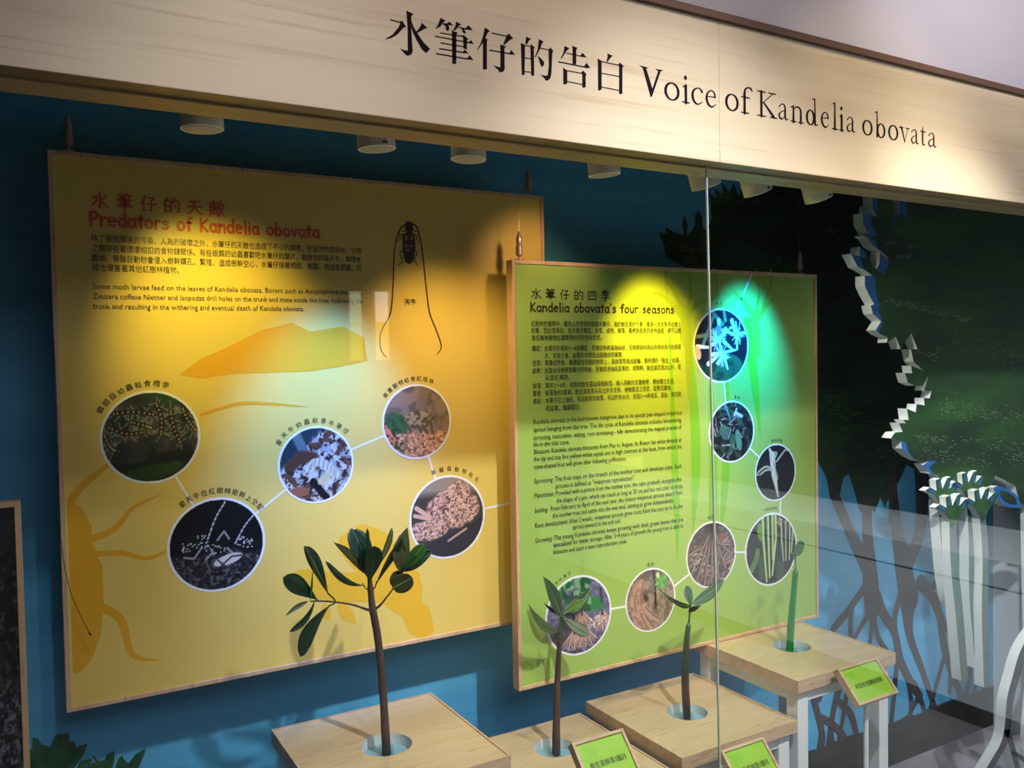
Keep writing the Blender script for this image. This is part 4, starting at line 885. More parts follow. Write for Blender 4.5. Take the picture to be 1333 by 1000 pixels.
CH = [('紅樹林的植物中，最為人所熟知的就是水筆仔。由於胎生苗的外觀，像是一支支懸吊在樹上', 691, 424.5, 886), ('的筆，因此而得名。從水筆仔開花、發芽、成熟、掉落、著根到成長的奇特過程，便可以體', 691, 433.5, 886), ('會紅樹林植物在潮間帶的巧妙生存方式。', 691.5, 443, 783),
 ('開花：水筆仔於每年5～8月開花，花瓣白色前端為絲狀，五枚開裂的黃白色萼狀肖片則是萼', 692, 457, 886), ('片。花謝之後，由萼片中間長出圓錐狀的果實。', 708.5, 466.5, 811), ('發芽：果實成熟後，繼續留在母樹的枝幹上，直接發芽長出胚軸，即所謂的「胎生」幼苗。', 692.5, 476, 885),
 ('成熟：幼苗由母樹得到養分的供給，胚軸逐漸抽長呈筆狀。成熟時，胎生苗可達20公分，尾', 692.5, 486, 886), ('尖呈紅褐色。', 709, 495, 742), ('掉落：隔年2～4月，成熟的胎生苗由母樹脫落，插入濕軟的泥灘地裡，開始獨立生活。', 693, 506, 878),
 ('著根：掉落後約2星期，胎生苗從尾尖長出許多支根，使樹苗直立固定，並繫泥灘地。', 693, 515.5, 874), ('成長：水筆仔往上抽長，長出厚厚的綠葉，可以貯存水分。經過3～4年成長、茁壯，就可開', 693.5, 525.5, 886), ('花結果、繼續繁衍。', 710, 535, 756)]
for s, ul, vl, ur in CH: px_text(b, s, ul, vl, ur, 8.2, GP, e(4))
EN = [('Kandelia obovata is the best-known mangrove due to its special pen-shaped viviparous', 694, 552, 887), ('sprout hanging from the tree. The life cycle of Kandelia obovata includes blossoming,', 694, 562.5, 887), ('sprouting, maturation, setting, root developing-- fully demonstrating the magical process of', 694, 573, 887), ('life in the tidal zone.', 694, 582, 741),
 ('Blossom: Kandelia obovata blossoms from May to August. Its flower has white threads at', 694.5, 591.5, 887), ('the tip and the five yellow-white sepals are in high contrast at the base, from which the', 694.5, 601, 887), ('cone-shaped fruit will grow after following pollination.', 694.5, 611, 815),
 ('Sprouting: The fruit stays on the branch of the mother tree and develops calyx. Such', 695, 629.5, 887), ('process is defined as "viviparous reproduction".', 723, 636, 826), ('Maturation: Provided with nutrition from the mother tree, the calyx gradually elongates into', 695, 648.5, 887),
 ('the shape of a pen, which can reach as long as 20 cm and has red color at its tip.', 724, 655, 889), ('Settling:  From February to April of the next year, the mature viviparous sprouts detach from', 695.5, 668, 888), ('the mother tree and settle into the wet mud, starting to grow independently.', 719, 674.5, 877),
 ('Root development: After 2 weeks, viviparous sprouts grow roots from the root tip to fix the', 696, 687.5, 888), ('sprout upward in the soft soil.', 745, 689.5, 808), ('Growing: The young Kandelia obovata keeps growing with thick green leaves that are', 696, 707, 889), ('specialized for water storage. After 3~4 years of growth the young tree is able to', 720, 712.5, 889), ('blossom and start a new reproduction cycle.', 720, 722, 816)]
for s, ul, vl, ur in EN: px_text(b, s, ul, vl, ur, 9.3, GP, e(4))
b.build('printed_text', M['text_dark'], gb, recalc=False)
b = MB(); cjk_text(b, '水筆仔的四季', 691, 390, 794, 15, GP, e(4), 0.0022)
a = P(690, 405.5, GP); hand_text(b, "Kandelia obovata's four seasons", a.x, a.z, onz_x(878, a.z, GP), 7.6*pxm(690, 405, GP), 0.0032, e(4))
b.build('printed_title', M['text_dark'], gb, recalc=False)
for u, v in ((676, 335), (1041, 355)):
    p = P(u, v, GY+0.013); gripper(gb, p.x, GY+0.013, gz1, 2.30, 1.4)
seat(gb)

# ---- dark photo board at the left edge
DY = 1.66; q = P(27, 652, DY)
db = thing('photo_board', 'wood framed board with a dark muddy ground photograph at the left edge', 'display board')
dx1, dz1 = q.x, q.z; dx0, dz0 = dx1-0.70, P(35, 1010, DY).z-0.004
rails(db, dx0, dx1, dz0, dz1, DY, 0.022, 0.010, M['frame_wood'])
b = MB(); b.box((dx0+0.006, DY+0.004, dz0+0.006), (dx1-0.006, DY+0.016, dz1-0.006)); b.build('backing_panel', M['black'], db)
pp = pic_dark_mud(); build_pic(pp, 'printed_photo', dx1-0.17, (dz0+dz1)/2, 0.164, (dz1-dz0)/2-0.008, DY+0.0035, db, M['dark_photo_paper'], disc=False)
pp2 = pic_dark_mud(); build_pic(pp2, 'printed_photo', dx1-0.51, (dz0+dz1)/2, 0.176, (dz1-dz0)/2-0.008, DY+0.0035, db, M['dark_photo_paper'], disc=False)
for xx in (dx0+0.1, dx1-0.14):
    b = MB(); b.box((xx, DY+0.022, dz0+0.1), (xx+0.04, 1.80, dz1-0.1)); b.build('wall_bracket', M['black'], db)
seat(db)

# ---- loose wire hanging beside the yellow board
b = MB(); w = [P(u, v, 1.655) for u, v in [(72,480),(75,560),(77,640),(79,700),(84,740),(93,775),(104,800),(116,824)]]
w = [P(70, 440, 1.662)]+w
b.tube(w, [0.0006]*len(w), 6); b.tube([w[-1], w[-1]+Vector((0.003, 0, -0.005))], [0.0018, 0.0014], 8)
tag(b.build('hanging_wire', M['wire'], smooth=True), 'thin dark wire hanging loose over the yellow board left edge', 'wire')

# ================================================================== GLASS FRONT
JX = 1.036; GLY = 1.128
j0 = P(918, 225, GLY); j1 = P(935.5, 1000, GLY)
slope = (j1.x-j0.x)/(j0.z-j1.z)
jx = lambda z: j0.x+(j0.z-z)*slope
def pane(name, side):
    z0, z1 = 0.104, HZ0+0.012; b = MB()
    for y in (GLY-0.004, GLY+0.004): pass
    if side == 'L': q = [(-0.99, z0), (jx(z0)-0.0012, z0), (jx(z1)-0.0012, z1), (-0.99, z1)]
    else: q = [(jx(z0)+0.0012, z0), (3.088, z0), (3.088, z1), (jx(z1)+0.0012, z1)]
    b.prism([Vector((x, GLY-0.004, z)) for x, z in q], 0.006); return struct(name, b, M['glass'])
pane('window_1', 'L'); w2 = pane('window_2', 'R')
b = MB(); z0, z1 = 0.104, HZ0+0.012
b.prism([Vector((jx(z0)-0.0016, GLY-0.0045, z0)), Vector((jx(z0)+0.0016, GLY-0.0045, z0)), Vector((jx(z1)+0.0012, GLY-0.0045, z1)), Vector((jx(z1)-0.0012, GLY-0.0045, z1))], 0.0035)
b.build('glass_seam', M['seam'], w2)
b = MB(); b.box((-1.0, 1.11, 0.0), (3.25, 1.15, 0.104)); struct('trim_1', b, M['brown_trim'])

# ================================================================== CASE LAMPS
tr = MB(); tr.box((-0.2, FIX_Y-0.012, 2.05), (2.0, FIX_Y+0.012, 2.066))
tr.box((0.1, FIX_Y-0.006, 2.066), (0.112, FIX_Y+0.006, 2.30)); tr.box((1.0, FIX_Y-0.006, 2.066), (1.012, FIX_Y+0.006, 2.30)); tr.box((1.9, FIX_Y-0.006, 2.066), (1.912, FIX_Y+0.006, 2.30))
tag(tr.build('lamp_track', M['white_paint']), 'white lamp track under the case ceiling carrying the cylinder lamps', 'track')
LAB = ['white cylinder lamp nearest the left end, above the yellow board title', 'white cylinder lamp with a small dark label, second from the left', 'white cylinder lamp directly above the beetle drawing, third from the left',
       'white cylinder lamp between the yellow and green boards, fourth from the left', 'white cylinder lamp crossed by the glass seam', 'white tilted cylinder lamp just right of the glass seam', 'white tilted cylinder lamp farthest right beside the thin cable']
for i, (x, c, p, t, a) in enumerate(FIX):
    tilt = [2, 4, -2, 6, 20, 22, 22][i]; R = 0.0315
    root = thing('spot_lamp', LAB[i], 'lamp', None); 
    b = MB(); b.lathe([(0.0, 0.085), (R*0.92, 0.085), (R, 0.080), (R, 0.033), (R-0.0012, 0.032), (R-0.0012, 0.0308), (R, 0.030), (R, 0.001), (R-0.002, 0.0), (R-0.004, 0.001), (R-0.004, 0.012)], (0, 0, 0), 40)
    body = b.build('lamp_body', M['lamp_white'], root, smooth=True, flat_angle=35)
    b = MB(); b.lathe([(R-0.0022, 0.002), (R-0.004, 0.0), (R*0.7, -0.0015), (R*0.35, -0.0025), (0.0, -0.003)], (0, 0, 0), 36); b.build('lens', M['lamp_lens'], root, smooth=True)
    b = MB()
    if i in (1, 5, 6):
        aa = -2.0+0.35; 
        for k in range(5):
            a0 = aa+k*0.06; a1 = a0+0.06
            b.add([((R+0.0004)*math.cos(a0), (R+0.0004)*math.sin(a0), 0.004), ((R+0.0004)*math.cos(a1), (R+0.0004)*math.sin(a1), 0.004), ((R+0.0004)*math.cos(a1), (R+0.0004)*math.sin(a1), 0.009), ((R+0.0004)*math.cos(a0), (R+0.0004)*math.sin(a0), 0.009)], [(0, 1, 2, 3)])
        b.build('lamp_label', mat('grey label', (110, 106, 100), 0.5), root, recalc=False)
    b = MB(); b.box((-0.006, -0.010, 0.082), (0.006, 0.010, 2.05-FIX_Z+0.004)); b.build('lamp_stem', M['lamp_white'], root)
    root.location = (x, FIX_Y, FIX_Z+0.003)
    for ch in root.children:
        if ch.name.split('.')[0] != 'lamp_stem': ch.rotation_euler = (0, math.radians(-tilt), 0)

# ================================================================== PEDESTALS
def slab(mb, x0, x1, y0, y1, z, th, hx, hy, hr, n=40):
    """square top with a round hole"""
    ring = []; sq = []
    for k in range(n):
        a = 2*PI*k/n+PI/4; c, s = math.cos(a), math.sin(a); ring.append((hx+hr*c, hy+hr*s))
        m = max(abs(c), abs(s)); tx, ty = c/m, s/m
        sq.append((x0+(x1-x0)*(tx+1)/2, y0+(y1-y0)*(ty+1)/2))
    for zz, flip in ((z, 0), (z-th, 1)):
        v = [(p[0], p[1], zz) for p in ring]+[(p[0], p[1], zz) for p in sq]
        mb.add(v, [(k, (k+1) % n, n+(k+1) % n, n+k) for k in range(n)], 0)
    mb.add([(p[0], p[1], z) for p in sq]+[(p[0], p[1], z-th) for p in sq], [(k, (k+1) % n, n+(k+1) % n, n+k) for k in range(n)], 1)
    mb.add([(p[0], p[1], z) for p in ring]+[(p[0], p[1], z-th) for p in ring], [(k, (k+1) % n, n+(k+1) % n, n+k) for k in range(n)], 2)
PED = [(0.4093, 1.6561, 0.7777, 0.342, (0.578, 1.48), 'square wood-topped white stand holding the tall branching seedling, in front of the yellow board'),
       (0.806, 1.664, 0.640, 0.338, None, 'lowest square wood-topped white stand, holding the brown stemmed seedling with five leaves'),
       (1.156, 1.6566, 0.6675, 0.341, (1.323, 1.486), 'square wood-topped white stand holding the sprout with two spread leaves'),
       (1.4938, 1.6523, 0.7581, 0.343, (1.668, 1.483), 'square wood-topped white stand farthest right, holding the bare green sprout')]
ped_info = []
for i, (x0, yb_, z, s, h, lab) in enumerate(PED):
    root = thing('plant_stand', lab, 'stand', 'wood-topped plant stands in the showcase')
    x1, y0, y1 = x0+s, yb_-s, yb_
    if h is None: hq = PZ(722, 973, z); h = (hq.x, hq.y)
    hr = 0.047 if i else 0.048
    b = MB(); slab(b, x0, x1, y0, y1, z, 0.026, h[0], h[1], hr); b.build('table_top', [M['top_wood'], M['edge_wood'], M['hole_white']], root, recalc=True)
    lw = 0.004
    b = MB()
    for a, c in (((x0, y0, z), (x1, y0+lw, z+0.0022)), ((x0, y1-lw, z), (x1, y1, z+0.0022)), ((x0, y0+lw, z), (x0+lw, y1-lw, z+0.0022)), ((x1-lw, y0+lw, z), (x1, y1-lw, z+0.0022))): b.box(a, c)
    b.build('edge_lip', M['edge_wood'], root)
    b = MB(); b.lathe([(hr-0.001, -0.004), (hr-0.001, -0.045), (0.0, -0.045)], (h[0], h[1], z), 32); b.build('cup_lining', M['hole_white'], root, smooth=True, flat_angle=40)
    b = MB(); b.lathe([(0.0, -0.020), (hr-0.002, -0.020), (hr-0.002, -0.026), (0.0, -0.026)], (h[0], h[1], z), 32); b.build('cup_insert', M['hole_teal'], root)
    b = MB(); b.lathe([(0.0125, -0.020), (0.0125, -0.002), (0.0138, -0.002), (0.0138, -0.020)], (h[0], h[1], z), 24); b.build('clear_collar', M['acrylic'], root, smooth=True, flat_angle=40)
    L, zt = 0.034, z-0.0262
    ins = 0.012
    for lx in (x0+ins, x1-ins-L):
        for ly in (y0+ins, y1-ins-L):
            b = MB(); b.box((lx, ly, CF), (lx+L, ly+L, zt)); bevel(b.build('leg', M['white_paint'], root), 0.0012)
    for a, c in (((x0+ins+L, y0+ins+0.003, zt-0.03), (x1-ins-L, y0+ins+L-0.006, zt)), ((x0+ins+L, y1-ins-L+0.006, zt-0.03), (x1-ins-L, y1-ins-0.003, zt)),
                 ((x0+ins+0.003, y0+ins+L, zt-0.03), (x0+ins+L-0.006, y1-ins-L, zt)), ((x1-ins-L+0.006, y0+ins+L, zt-0.03), (x1-ins-0.003, y1-ins-L, zt))):
        b = MB(); b.box(a, c); b.build('apron', M['white_paint'], root)
    seat(root); ped_info.append((x0, x1, y0, y1, z, h))

# ================================================================== PLANTS
def leaf(root, bs, tp, wpx, mat_, face=(0, -1, 0.25), bend=0.0, arch=0.0, fold=0.22, kind='ob', rib=None, curl=0.0):
    """bs, tp = (u, v, Y); wpx = full width in photograph pixels"""
    a = P(*bs); c = P(*tp); d = c-a; L = d.length; d.normalize()
    n = Vector(face); n = (n-d*n.dot(d)).normalized(); s = d.cross(n)
    w = wpx*1.16*pxm(bs[0], bs[1], (bs[2]+tp[2])/2)/2; NT, NS = 16, 3
    g = []
    for i in range(NT+1):
        t = i/NT
        if kind == 'ob':   hw = 0.04+0.96*math.sin(PI*min(1, t**1.7))**0.62 if t < 1 else 0.05
        elif kind == 'lan': hw = max(0.0, math.sin(PI*t**0.85))**0.9
        elif kind == 'rnd': hw = math.sqrt(max(0, 1-(2*t-1)**2))**0.9
        else: hw = max(0, math.sin(PI*t**0.6))
        hw = max(hw, 0.05)*w if t < 1 else 0.02*w
        q = a+d*L*t+s*(bend*L*4*t*(1-t))+n*(arch*L*4*t*(1-t)+curl*L*t*t)
        g.append([q+s*(hw*j/NS)+n*(fold*hw*(abs(j)/NS)**1.2) for j in range(-NS, NS+1)])
    b = MB(); m = 2*NS+1; v = [q for r_ in g for q in r_]; th = 0.0007
    tot = len(v); v2 = [q-n*th for q in v]; f = []
    for i in range(NT):
        for j in range(m-1):
            k = i*m+j; f.append((k, k+1, k+m+1, k+m)); f.append((tot+k+m, tot+k+m+1, tot+k+1, tot+k))
        f.append((i*m, (i+1)*m, tot+(i+1)*m, tot+i*m)); k = i*m+m-1; f.append((k+m, k, tot+k, tot+k+m))
    b.add(v+v2, f, 0)
    rp = [g[i][NS]+n*0.0006 for i in range(0, NT+1, 2)]
    b.tube(rp, [max(0.0004, w*0.05*(1-i/len(rp))+0.0003) for i in range(len(rp))], 5, 1)
    return b.build('leaf', [mat_, rib or mat_], root, smooth=True)
def stem(root, name, pts, m, rough=0.0, n=12, zmin=-9):
    """pts = (u, v, Y, width px)"""
    q = smooth_line(pts, 4); r = random.Random(3)
    q = [p for p in q if P(*p[:3]).z > zmin]
    b = MB(); b.tube([P(a, c, Y) for a, c, Y, w in q], [max(w, 0.3)*pxm(a, c, Y)/2*(1+r.uniform(-rough, rough)) for a, c, Y, w in q], n)
    return b.build(name, m, root, smooth=True)

# 1. the tall branching one
h = ped_info[0][5]; Y1 = h[1]; zt = ped_info[0][4]
pl = thing('mangrove_seedling', 'tall branching mangrove seedling with dark leaves on brown stem in front of the yellow board', 'plant')
stem(pl, 'stem', [(503.5,985,Y1,12.5),(502,960,Y1,11.5),(498.4,898,Y1,10.5),(492.6,837,Y1,9.8),(487,803,Y1,10),(484.5,789,Y1,9),(482,764,Y1,7.5),(481.4,750,Y1,5)], M['bark'], 0.05, 14, zmin=ped_info[0][4]-0.0195)
stem(pl, 'stem_tip', [(482,768,Y1,6.8),(481.2,750,Y1,6),(482,742,Y1,4)], M['bark_green'])
stem(pl, 'branch', [(485,796,Y1,4.5),(470,791,Y1-0.005,3),(458.8,787.4,Y1-0.01,2.6),(437,784,Y1-0.02,2.3),(415,782.6,Y1-0.03,2.2),(404,783,Y1-0.035,1.8)], M['bark'], 0.05)
stem(pl, 'twig', [(437,784,Y1-0.02,2.2),(434,779,Y1-0.02,2),(426.5,772.5,Y1-0.02,2)], M['bark'])
stem(pl, 'twig', [(437,784,Y1-0.02,2.2),(433,787,Y1-0.02,2),(428,789,Y1-0.02,1.8)], M['bark'])
stem(pl, 'branch', [(488,793,Y1,4),(495,788,Y1-0.01,3),(503,778,Y1-0.02,2.2),(512,766,Y1-0.03,2),(522,748,Y1-0.035,2),(527,738,Y1-0.035,2)], M['bark'], 0.05)
stem(pl, 'twig', [(479,768,Y1,1.8),(475,765,Y1-0.01,1.6),(472,759,Y1-0.01,1.5)], M['bark_green'])
stem(pl, 'twig', [(485,767,Y1,2),(488,765,Y1-0.01,1.8),(490.5,757,Y1-0.015,1.6)], M['bark'])
dk, ol = M['leaf_dark'], M['leaf_olive']; yb2 = Y1-0.02
leaf(pl, (427,773,yb2), (396,711,yb2-0.01), 17, dk, (0.5,-1,0.2), bend=0.02, kind='ob', fold=0.35, rib=M['midrib'])
leaf(pl, (424,768,yb2-0.004), (397,713,yb2-0.012), 8, ol, (0.9,-0.6,0.2), bend=-0.06, kind='lan')
leaf(pl, (413,781,yb2-0.015), (368.5,752,yb2-0.03), 21, dk, (0,-1,0.5), bend=0.03, kind='ob', fold=0.1)
leaf(pl, (401,783,yb2-0.015), (372,802,yb2-0.03), 5.5, ol, (0,-1,0.4), kind='lan', bend=0.05)
leaf(pl, (410,781,yb2-0.015), (377,823,yb2-0.02), 7.5, dk, (0,-1,0.2), kind='ob', bend=-0.12)
leaf(pl, (430,788,yb2), (391,855.5,yb2-0.01), 16, dk, (-0.3,-1,0.1), bend=0.09, kind='ob', fold=0.15)
leaf(pl, (404,781,yb2-0.02), (407,745,yb2-0.025), 4.5, M['leaf_mid'], (1,-1,0), kind='lan')
leaf(pl, (477,748,Y1-0.01), (434,706,Y1-0.05), 11, ol, (0,-1,0.4), bend=0.04, kind='lan', rib=M['midrib'])
leaf(pl, (480,754,Y1-0.005), (457,688,Y1+0.02), 25, mat('teal sheen leaf', (34,66,58), 0.25, coat=0.4), (0,-1,0.3), bend=0.06, kind='ob', fold=0.2, rib=M['midrib'])
leaf(pl, (481,738,Y1-0.012), (478,688,Y1-0.01), 7.5, dk, (0.6,-1,0), kind='ob', bend=-0.03)
leaf(pl, (481.5,757,Y1-0.015), (487,711,Y1-0.04), 23, M['leaf_dark'], (0,-1,-0.1), kind='ob', fold=0.12, rib=M['leaf_mid'])
leaf(pl, (481.5,757,Y1-0.013), (473,714,Y1-0.035), 15, dk, (0,-1,-0.1), kind='ob', fold=0.12)
leaf(pl, (485,745,Y1-0.005), (510.5,687,Y1+0.01), 8, ol, (0.2,-1,0.2), bend=0.07, kind='ob', rib=M['midrib'])
leaf(pl, (490,760,Y1-0.015), (525,700,Y1-0.04), 13, dk, (0.5,-1,0), bend=-0.03, kind='ob')
leaf(pl, (474,762,Y1-0.01), (424,731,Y1-0.05), 9, M['leaf_dark'], (0,-1,0.6), bend=-0.11, kind='ob', rib=ol)
leaf(pl, (511,766,Y1-0.03), (537,752,Y1-0.05), 22, ol, (0,-1,0.2), kind='rnd', fold=0.15, rib=M['midrib'])
leaf(pl, (513,764,Y1-0.028), (518,743,Y1-0.03), 15, ol, (0,-1,0.2), kind='rnd', fold=0.15)
leaf(pl, (523,747,Y1-0.035), (530.5,687,Y1-0.02), 23, ol, (0.2,-1,0.1), kind='lan', bend=-0.10, fold=0.1)
leaf(pl, (524,745,Y1-0.04), (552,708,Y1-0.06), 17, M['leaf_mid'], (0.1,-1,0.3), kind='ob', fold=0.25, rib=M['midrib'])
leaf(pl, (525,744,Y1-0.04), (565,716,Y1-0.05), 16, dk, (0.1,-1,0.4), kind='lan', fold=0.2, bend=-0.05)
leaf(pl, (524,741,Y1-0.045), (545,721,Y1-0.07), 6, M['leaf_mid'], (0,-1,0.4), kind='lan')
stem(pl, 'bud', [(528,716,Y1-0.03,1.6),(524,705,Y1-0.03,1.4),(519,697,Y1-0.03,0.6)], M['bark'])
seat(pl)
# 2. brown stem, star of five leaves
h = ped_info[1][5]; Y2 = h[1]
pl = thing('mangrove_seedling', 'unbranched mangrove seedling with brown stem and a tuft of olive leaves over the saplings photo', 'plant')
stem(pl, 'stem', [(724.6,984,Y2,11),(724,968,Y2,10.8),(724.5,930,Y2,9.6),(725,900,Y2,8.6),(727,860,Y2,7),(728.5,835,Y2,6),(730,818,Y2,5)], M['bark'], 0.03, 14, zmin=ped_info[1][4]-0.0195)
stem(pl, 'stem_tip', [(729.5,826,Y2,5.6),(731,812,Y2,5.5),(731,801,Y2,4),(731.5,793,Y2,2)], M['bark_green'], 0.06)
md, lt = M['leaf_mid'], M['leaf_light']; o2 = mat('dull olive leaf', (66,82,44), 0.4, noise=((40,40,40),0.4,(76,94,50)))
leaf(pl, (730,803,Y2-0.005), (707.5,751,Y2-0.02), 17, mat('deep green leaf', (40,72,42), 0.35, noise=((40,40,40),0.4,(50,86,48))), (0.1,-1,0.3), kind='lan', bend=0.03, rib=M['midrib'])
leaf(pl, (728,822,Y2-0.008), (688,787,Y2-0.035), 11, o2, (0,-1,0.5), kind='lan', bend=-0.12)
leaf(pl, (729,800,Y2+0.005), (708.5,785,Y2+0.02), 4, dk, (0,-1,0.5), kind='lan', bend=-0.08)
leaf(pl, (733,801,Y2), (768,768,Y2+0.02), 15, mat('dark green leaf', (38,62,34), 0.4), (0,-1,0.5), kind='lan', bend=0.05, rib=M['midrib'])  # darker green for the upper right leaf
leaf(pl, (733,800,Y2-0.008), (761,781,Y2-0.03), 10, lt, (0,-1,0.4), kind='ob', rib=M['midrib'])
leaf(pl, (735,801,Y2+0.004), (762,779,Y2+0.03), 14, o2, (0,-1,-0.2), kind='ob', bend=-0.05)
leaf(pl, (732,803,Y2-0.008), (767,827,Y2-0.04), 15, o2, (0,-1,0.5), kind='ob', bend=0.03, fold=0.1)
stem(pl, 'bud', [(731.5,800,Y2,3),(733,790,Y2,2),(734,781,Y2,0.6)], M['bark_green'])
stem(pl, 'leaf_scar', [(728,838,Y2-0.006,2),(725.5,828,Y2-0.008,2.4),(725,820,Y2-0.01,1.4)], M['bark'])
seat(pl)
# 3. sprout with two spread leaves
h = ped_info[2][5]; Y3 = h[1]
pl = thing('mangrove_sprout', 'dark green pod sprout with a pair of spread leaves beside the glass seam', 'plant')
stem(pl, 'pod', [(894.5,940,Y3,9.5),(893.5,920,Y3,10.5),(892,890,Y3,10.2),(892.3,862,Y3,9.3),(893.6,838,Y3,8),(895.5,820,Y3,6.8),(896.2,815,Y3,6.6),(896.6,811,Y3,3)], ramp_mat('brown to olive sprout skin', [(0.0, (58, 38, 28)), (0.28, (64, 46, 28)), (0.5, (34, 46, 24)), (0.8, (36, 62, 28)), (1.0, (52, 96, 44))]), 0.02, 14, zmin=ped_info[2][4]-0.0195)
stem(pl, 'stem', [(896.4,813,Y3,3),(897.4,804,Y3,2.2),(898,798,Y3,2.4),(898.6,788,Y3,3),(899.2,780,Y3,2)], M['bark_green'])
leaf(pl, (898,788,Y3-0.005), (857.5,767,Y3-0.03), 8.5, M['leaf_dark'], (0,-0.8,0.9), kind='lan', bend=-0.13, rib=M['midrib'])
leaf(pl, (900,787,Y3-0.004), (943,755,Y3+0.0), 13.5, mat('smooth mid leaf', (58,100,62), 0.35), (0,-1,0.3), kind='lan', bend=0.03, rib=M['midrib'])
leaf(pl, (898.5,788,Y3-0.01), (893,763,Y3-0.02), 11, mat('pale sheen leaf', (92,130,104), 0.2, coat=0.5), (-0.3,-1,0.6), kind='ob')
leaf(pl, (899,789,Y3-0.012), (900,766,Y3-0.014), 4.5, md, (0,-1,0), kind='lan')
leaf(pl, (896,797,Y3-0.01), (912.5,788,Y3-0.03), 9, dk, (0,-1,-0.3), kind='lan', bend=-0.1)
seat(pl)
# 4. bare green sprout
h = ped_info[3][5]; Y4 = h[1]
pl = thing('mangrove_sprout', 'slim bright green pod sprout with one small round leaf on the farthest right stand', 'plant')
stem(pl, 'pod', [(1028,850,Y4,10),(1028.2,842,Y4,9.8),(1029.5,815,Y4,9.4),(1032,785,Y4,8.2),(1034.4,757,Y4,7.2),(1035.5,744.5,Y4,7),(1035.8,742,Y4,3)], M['pod_green'], 0.02, 14, zmin=ped_info[3][4]-0.0195)
stem(pl, 'stem', [(1035.6,743,Y4,2.6),(1035.4,734,Y4,1.8),(1035,726,Y4,2.8),(1035.5,719,Y4,2)], M['bark_green'])
leaf(pl, (1036,724,Y4-0.004), (1044,704,Y4-0.012), 11.5, mat('soft green leaf', (62,110,62), 0.4), (-0.2,-1,0.2), kind='rnd', fold=0.1)
leaf(pl, (1035,727,Y4-0.006), (1031,720,Y4-0.02), 4, md, (0,-1,0.4), kind='lan')
seat(pl)

# ================================================================== SMALL TILTED SIGNS
def sign(lab, tl, tr_, Yt, txt, grp):
    root = thing('label_stand', lab, 'sign', grp)
    a = P(tl[0], tl[1], Yt); c = P(tr_[0], tr_[1], Yt); x0, x1 = a.x, c.x; z1 = (a.z+c.z)/2; wd = x1-x0
    dn = Vector((0, -0.68, -0.733)); nn = Vector((0, -0.733, 0.68)); H = 0.088
    O = Vector((x0, Yt, z1)); ex = Vector((1, 0, 0))
    Q = lambda x, d, k: O+ex*x+dn*d+nn*k
    def slabq(x_0, x_1, d0, d1, k0, k1, name, m):
        b = MB(); v = [Q(x_0,d0,k0),Q(x_1,d0,k0),Q(x_1,d1,k0),Q(x_0,d1,k0),Q(x_0,d0,k1),Q(x_1,d0,k1),Q(x_1,d1,k1),Q(x_0,d1,k1)]
        b.add(v, [(0,1,2,3),(7,6,5,4),(0,4,5,1),(1,5,6,2),(2,6,7,3),(3,7,4,0)]); return b.build(name, m, root)
    f = 0.006; th = -0.018
    for q in ((0, f, 0, H), (wd-f, wd, 0, H), (f, wd-f, 0, f), (f, wd-f, H-f, H)): bevel(slabq(q[0], q[1], q[2], q[3], 0, th, 'frame_rail', M['edge_wood']), 0.0006)
    slabq(f, wd-f, f, H-f, -0.004, -0.014, 'green_card', mat('green label card', (142, 190, 62), 0.3, noise=((20, 20, 20), 0.5, (150, 198, 72)), coat=0.4))
    b = MB(); v, fc = text_mesh(txt); W_ = v[:, 0].max(); tw = wd*0.68; em = tw/W_*1.15
    for dx in (-0.0002, 0.0002): b.add([Q(wd*0.17+p[0]/W_*tw+dx, H*0.60-p[1]*em, -0.0036) for p in v], fc)
    b.build('printed_text', M['text_dark'], root, recalc=False)
    b = MB()
    for k in range(5):
        x = wd*0.12+k*0.006; b.add([Q(x, H*0.16, -0.0037), Q(x+0.003, H*0.16, -0.0037), Q(x+0.0016, H*(0.5+0.05*(k % 3)), -0.0037)], [(0, 1, 2)])
    b.build('printed_silhouette', M['green_sil'], root, recalc=False)
    m = Q(wd/2, H*0.6, th); b = MB(); b.lathe([(0.0055, CF-0), (0.0055, m.z)], (m.x, m.y, 0), 16); b.build('post', M['white_paint'], root, smooth=True)
    b = MB(); b.lathe([(0, 0.006), (0.035, 0.006), (0.037, 0.003), (0.037, 0), (0, 0)], (m.x, m.y, CF), 28); b.build('base', M['white_paint'], root)
    seat(root)
g = 'green label signs before the plant stands'
sign('small tilted green card in wood frame before the farthest right stand, about rooting', (1090, 872), (1141, 854), 1.285, '掉落約2星期後著根', g)
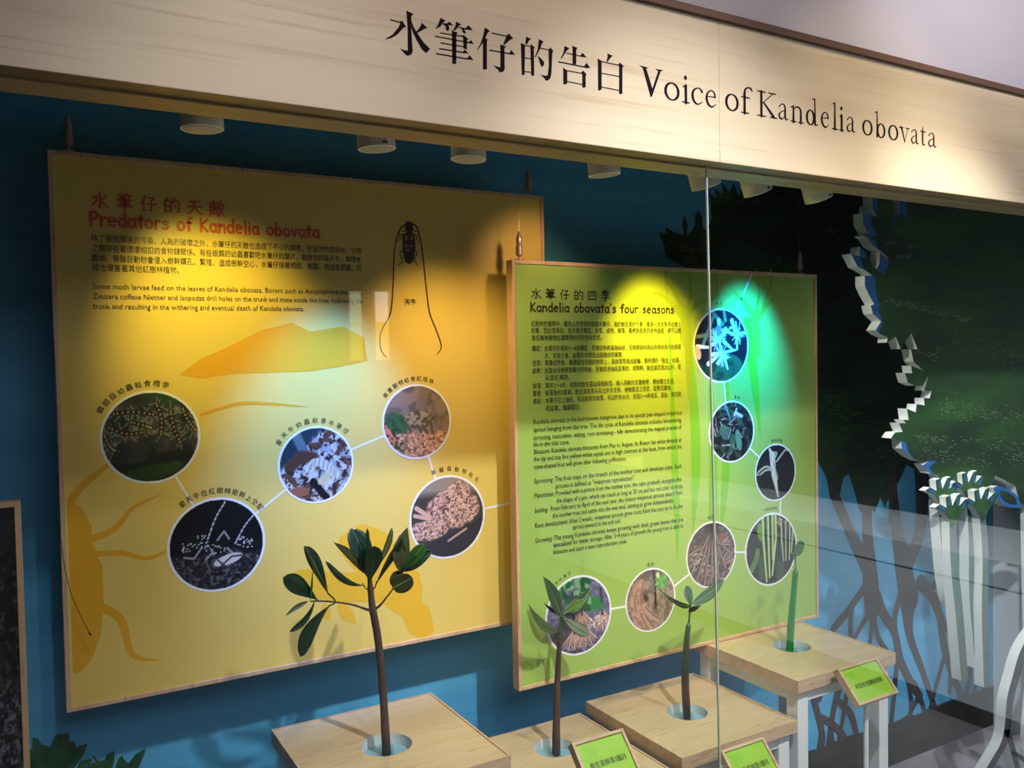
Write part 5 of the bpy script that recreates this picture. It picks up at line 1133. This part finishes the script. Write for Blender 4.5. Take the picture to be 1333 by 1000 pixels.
sign('small tilted green card in wood frame just right of the glass seam, about one month', (938.5, 976.5), (993.6, 959.4), 1.285, '胎生苗掉落1個月', g)
sign('small tilted green card in wood frame before the lowest stand, about three months', (744, 966), (811, 949), 1.285, '胎生苗掉落3個月', g)

# ================================================================== GALLERY BEHIND THE VISITOR (what the glass mirrors)
def banner(lab, u0, u1, v0, v1, c1, c2, s, Yb=-3.06, line=None):
    # mirror position: the glass plane sends (x, y, z) to (x, 2*GLY - y, z)
    Yv = 2*GLY-Yb; a = P(u0, v0, Yv); c = P(u1, v1, Yv); root = thing('light_panel', lab, 'sign', None)
    b = MB(); b.box((a.x, Yb-0.03, c.z), (c.x, Yb, a.z)); b.build('panel_box', M['white_paint'], root)
    zm = c.z+(a.z-c.z)*0.55
    b = MB(); b.box((a.x+0.01, Yb, zm), (c.x-0.01, Yb+0.004, a.z-0.01)); b.build('backlit_top', mat_emit('backlit white', c1, s), root)
    b = MB(); b.box((a.x+0.01, Yb, c.z+0.01), (c.x-0.01, Yb+0.004, zm)); b.build('backlit_bottom', mat_emit('backlit colour', c2, s*0.8), root)
    seat(root)
banner('tall backlit white and yellow panel on the rear gallery wall', 486, 508, 378, 470, (255, 246, 232), (250, 214, 96), 4.5)
banner('tall narrow backlit pale green panel on the rear gallery wall', 453, 473, 378, 470, (226, 244, 200), (214, 226, 90), 3.0)
banner('small backlit amber panel low on the rear gallery wall', 788, 838, 598, 648, (236, 200, 110), (236, 196, 110), 2.2)
cn = thing('visitor_counter', 'long low white counter along the right side of the gallery', 'counter')
b = MB(); b.box((3.22, -2.9, 0.09), (3.8, 0.9, 0.575)); b.build('counter_body', M['white_paint'], cn)
b = MB(); b.box((3.23, -2.9, 0.575), (3.8, 0.9, 0.584)); b.build('shadow_gap', M['black'], cn)
b = MB(); b.box((3.26, -2.88, 0.0), (3.76, 0.88, 0.09)); b.build('plinth', M['black'], cn)
b = MB(); b.box((3.218, -2.9, 0.584), (3.82, 0.9, 0.69)); bevel(b.build('counter_top', M['white_paint'], cn), 0.002)
seat(cn)
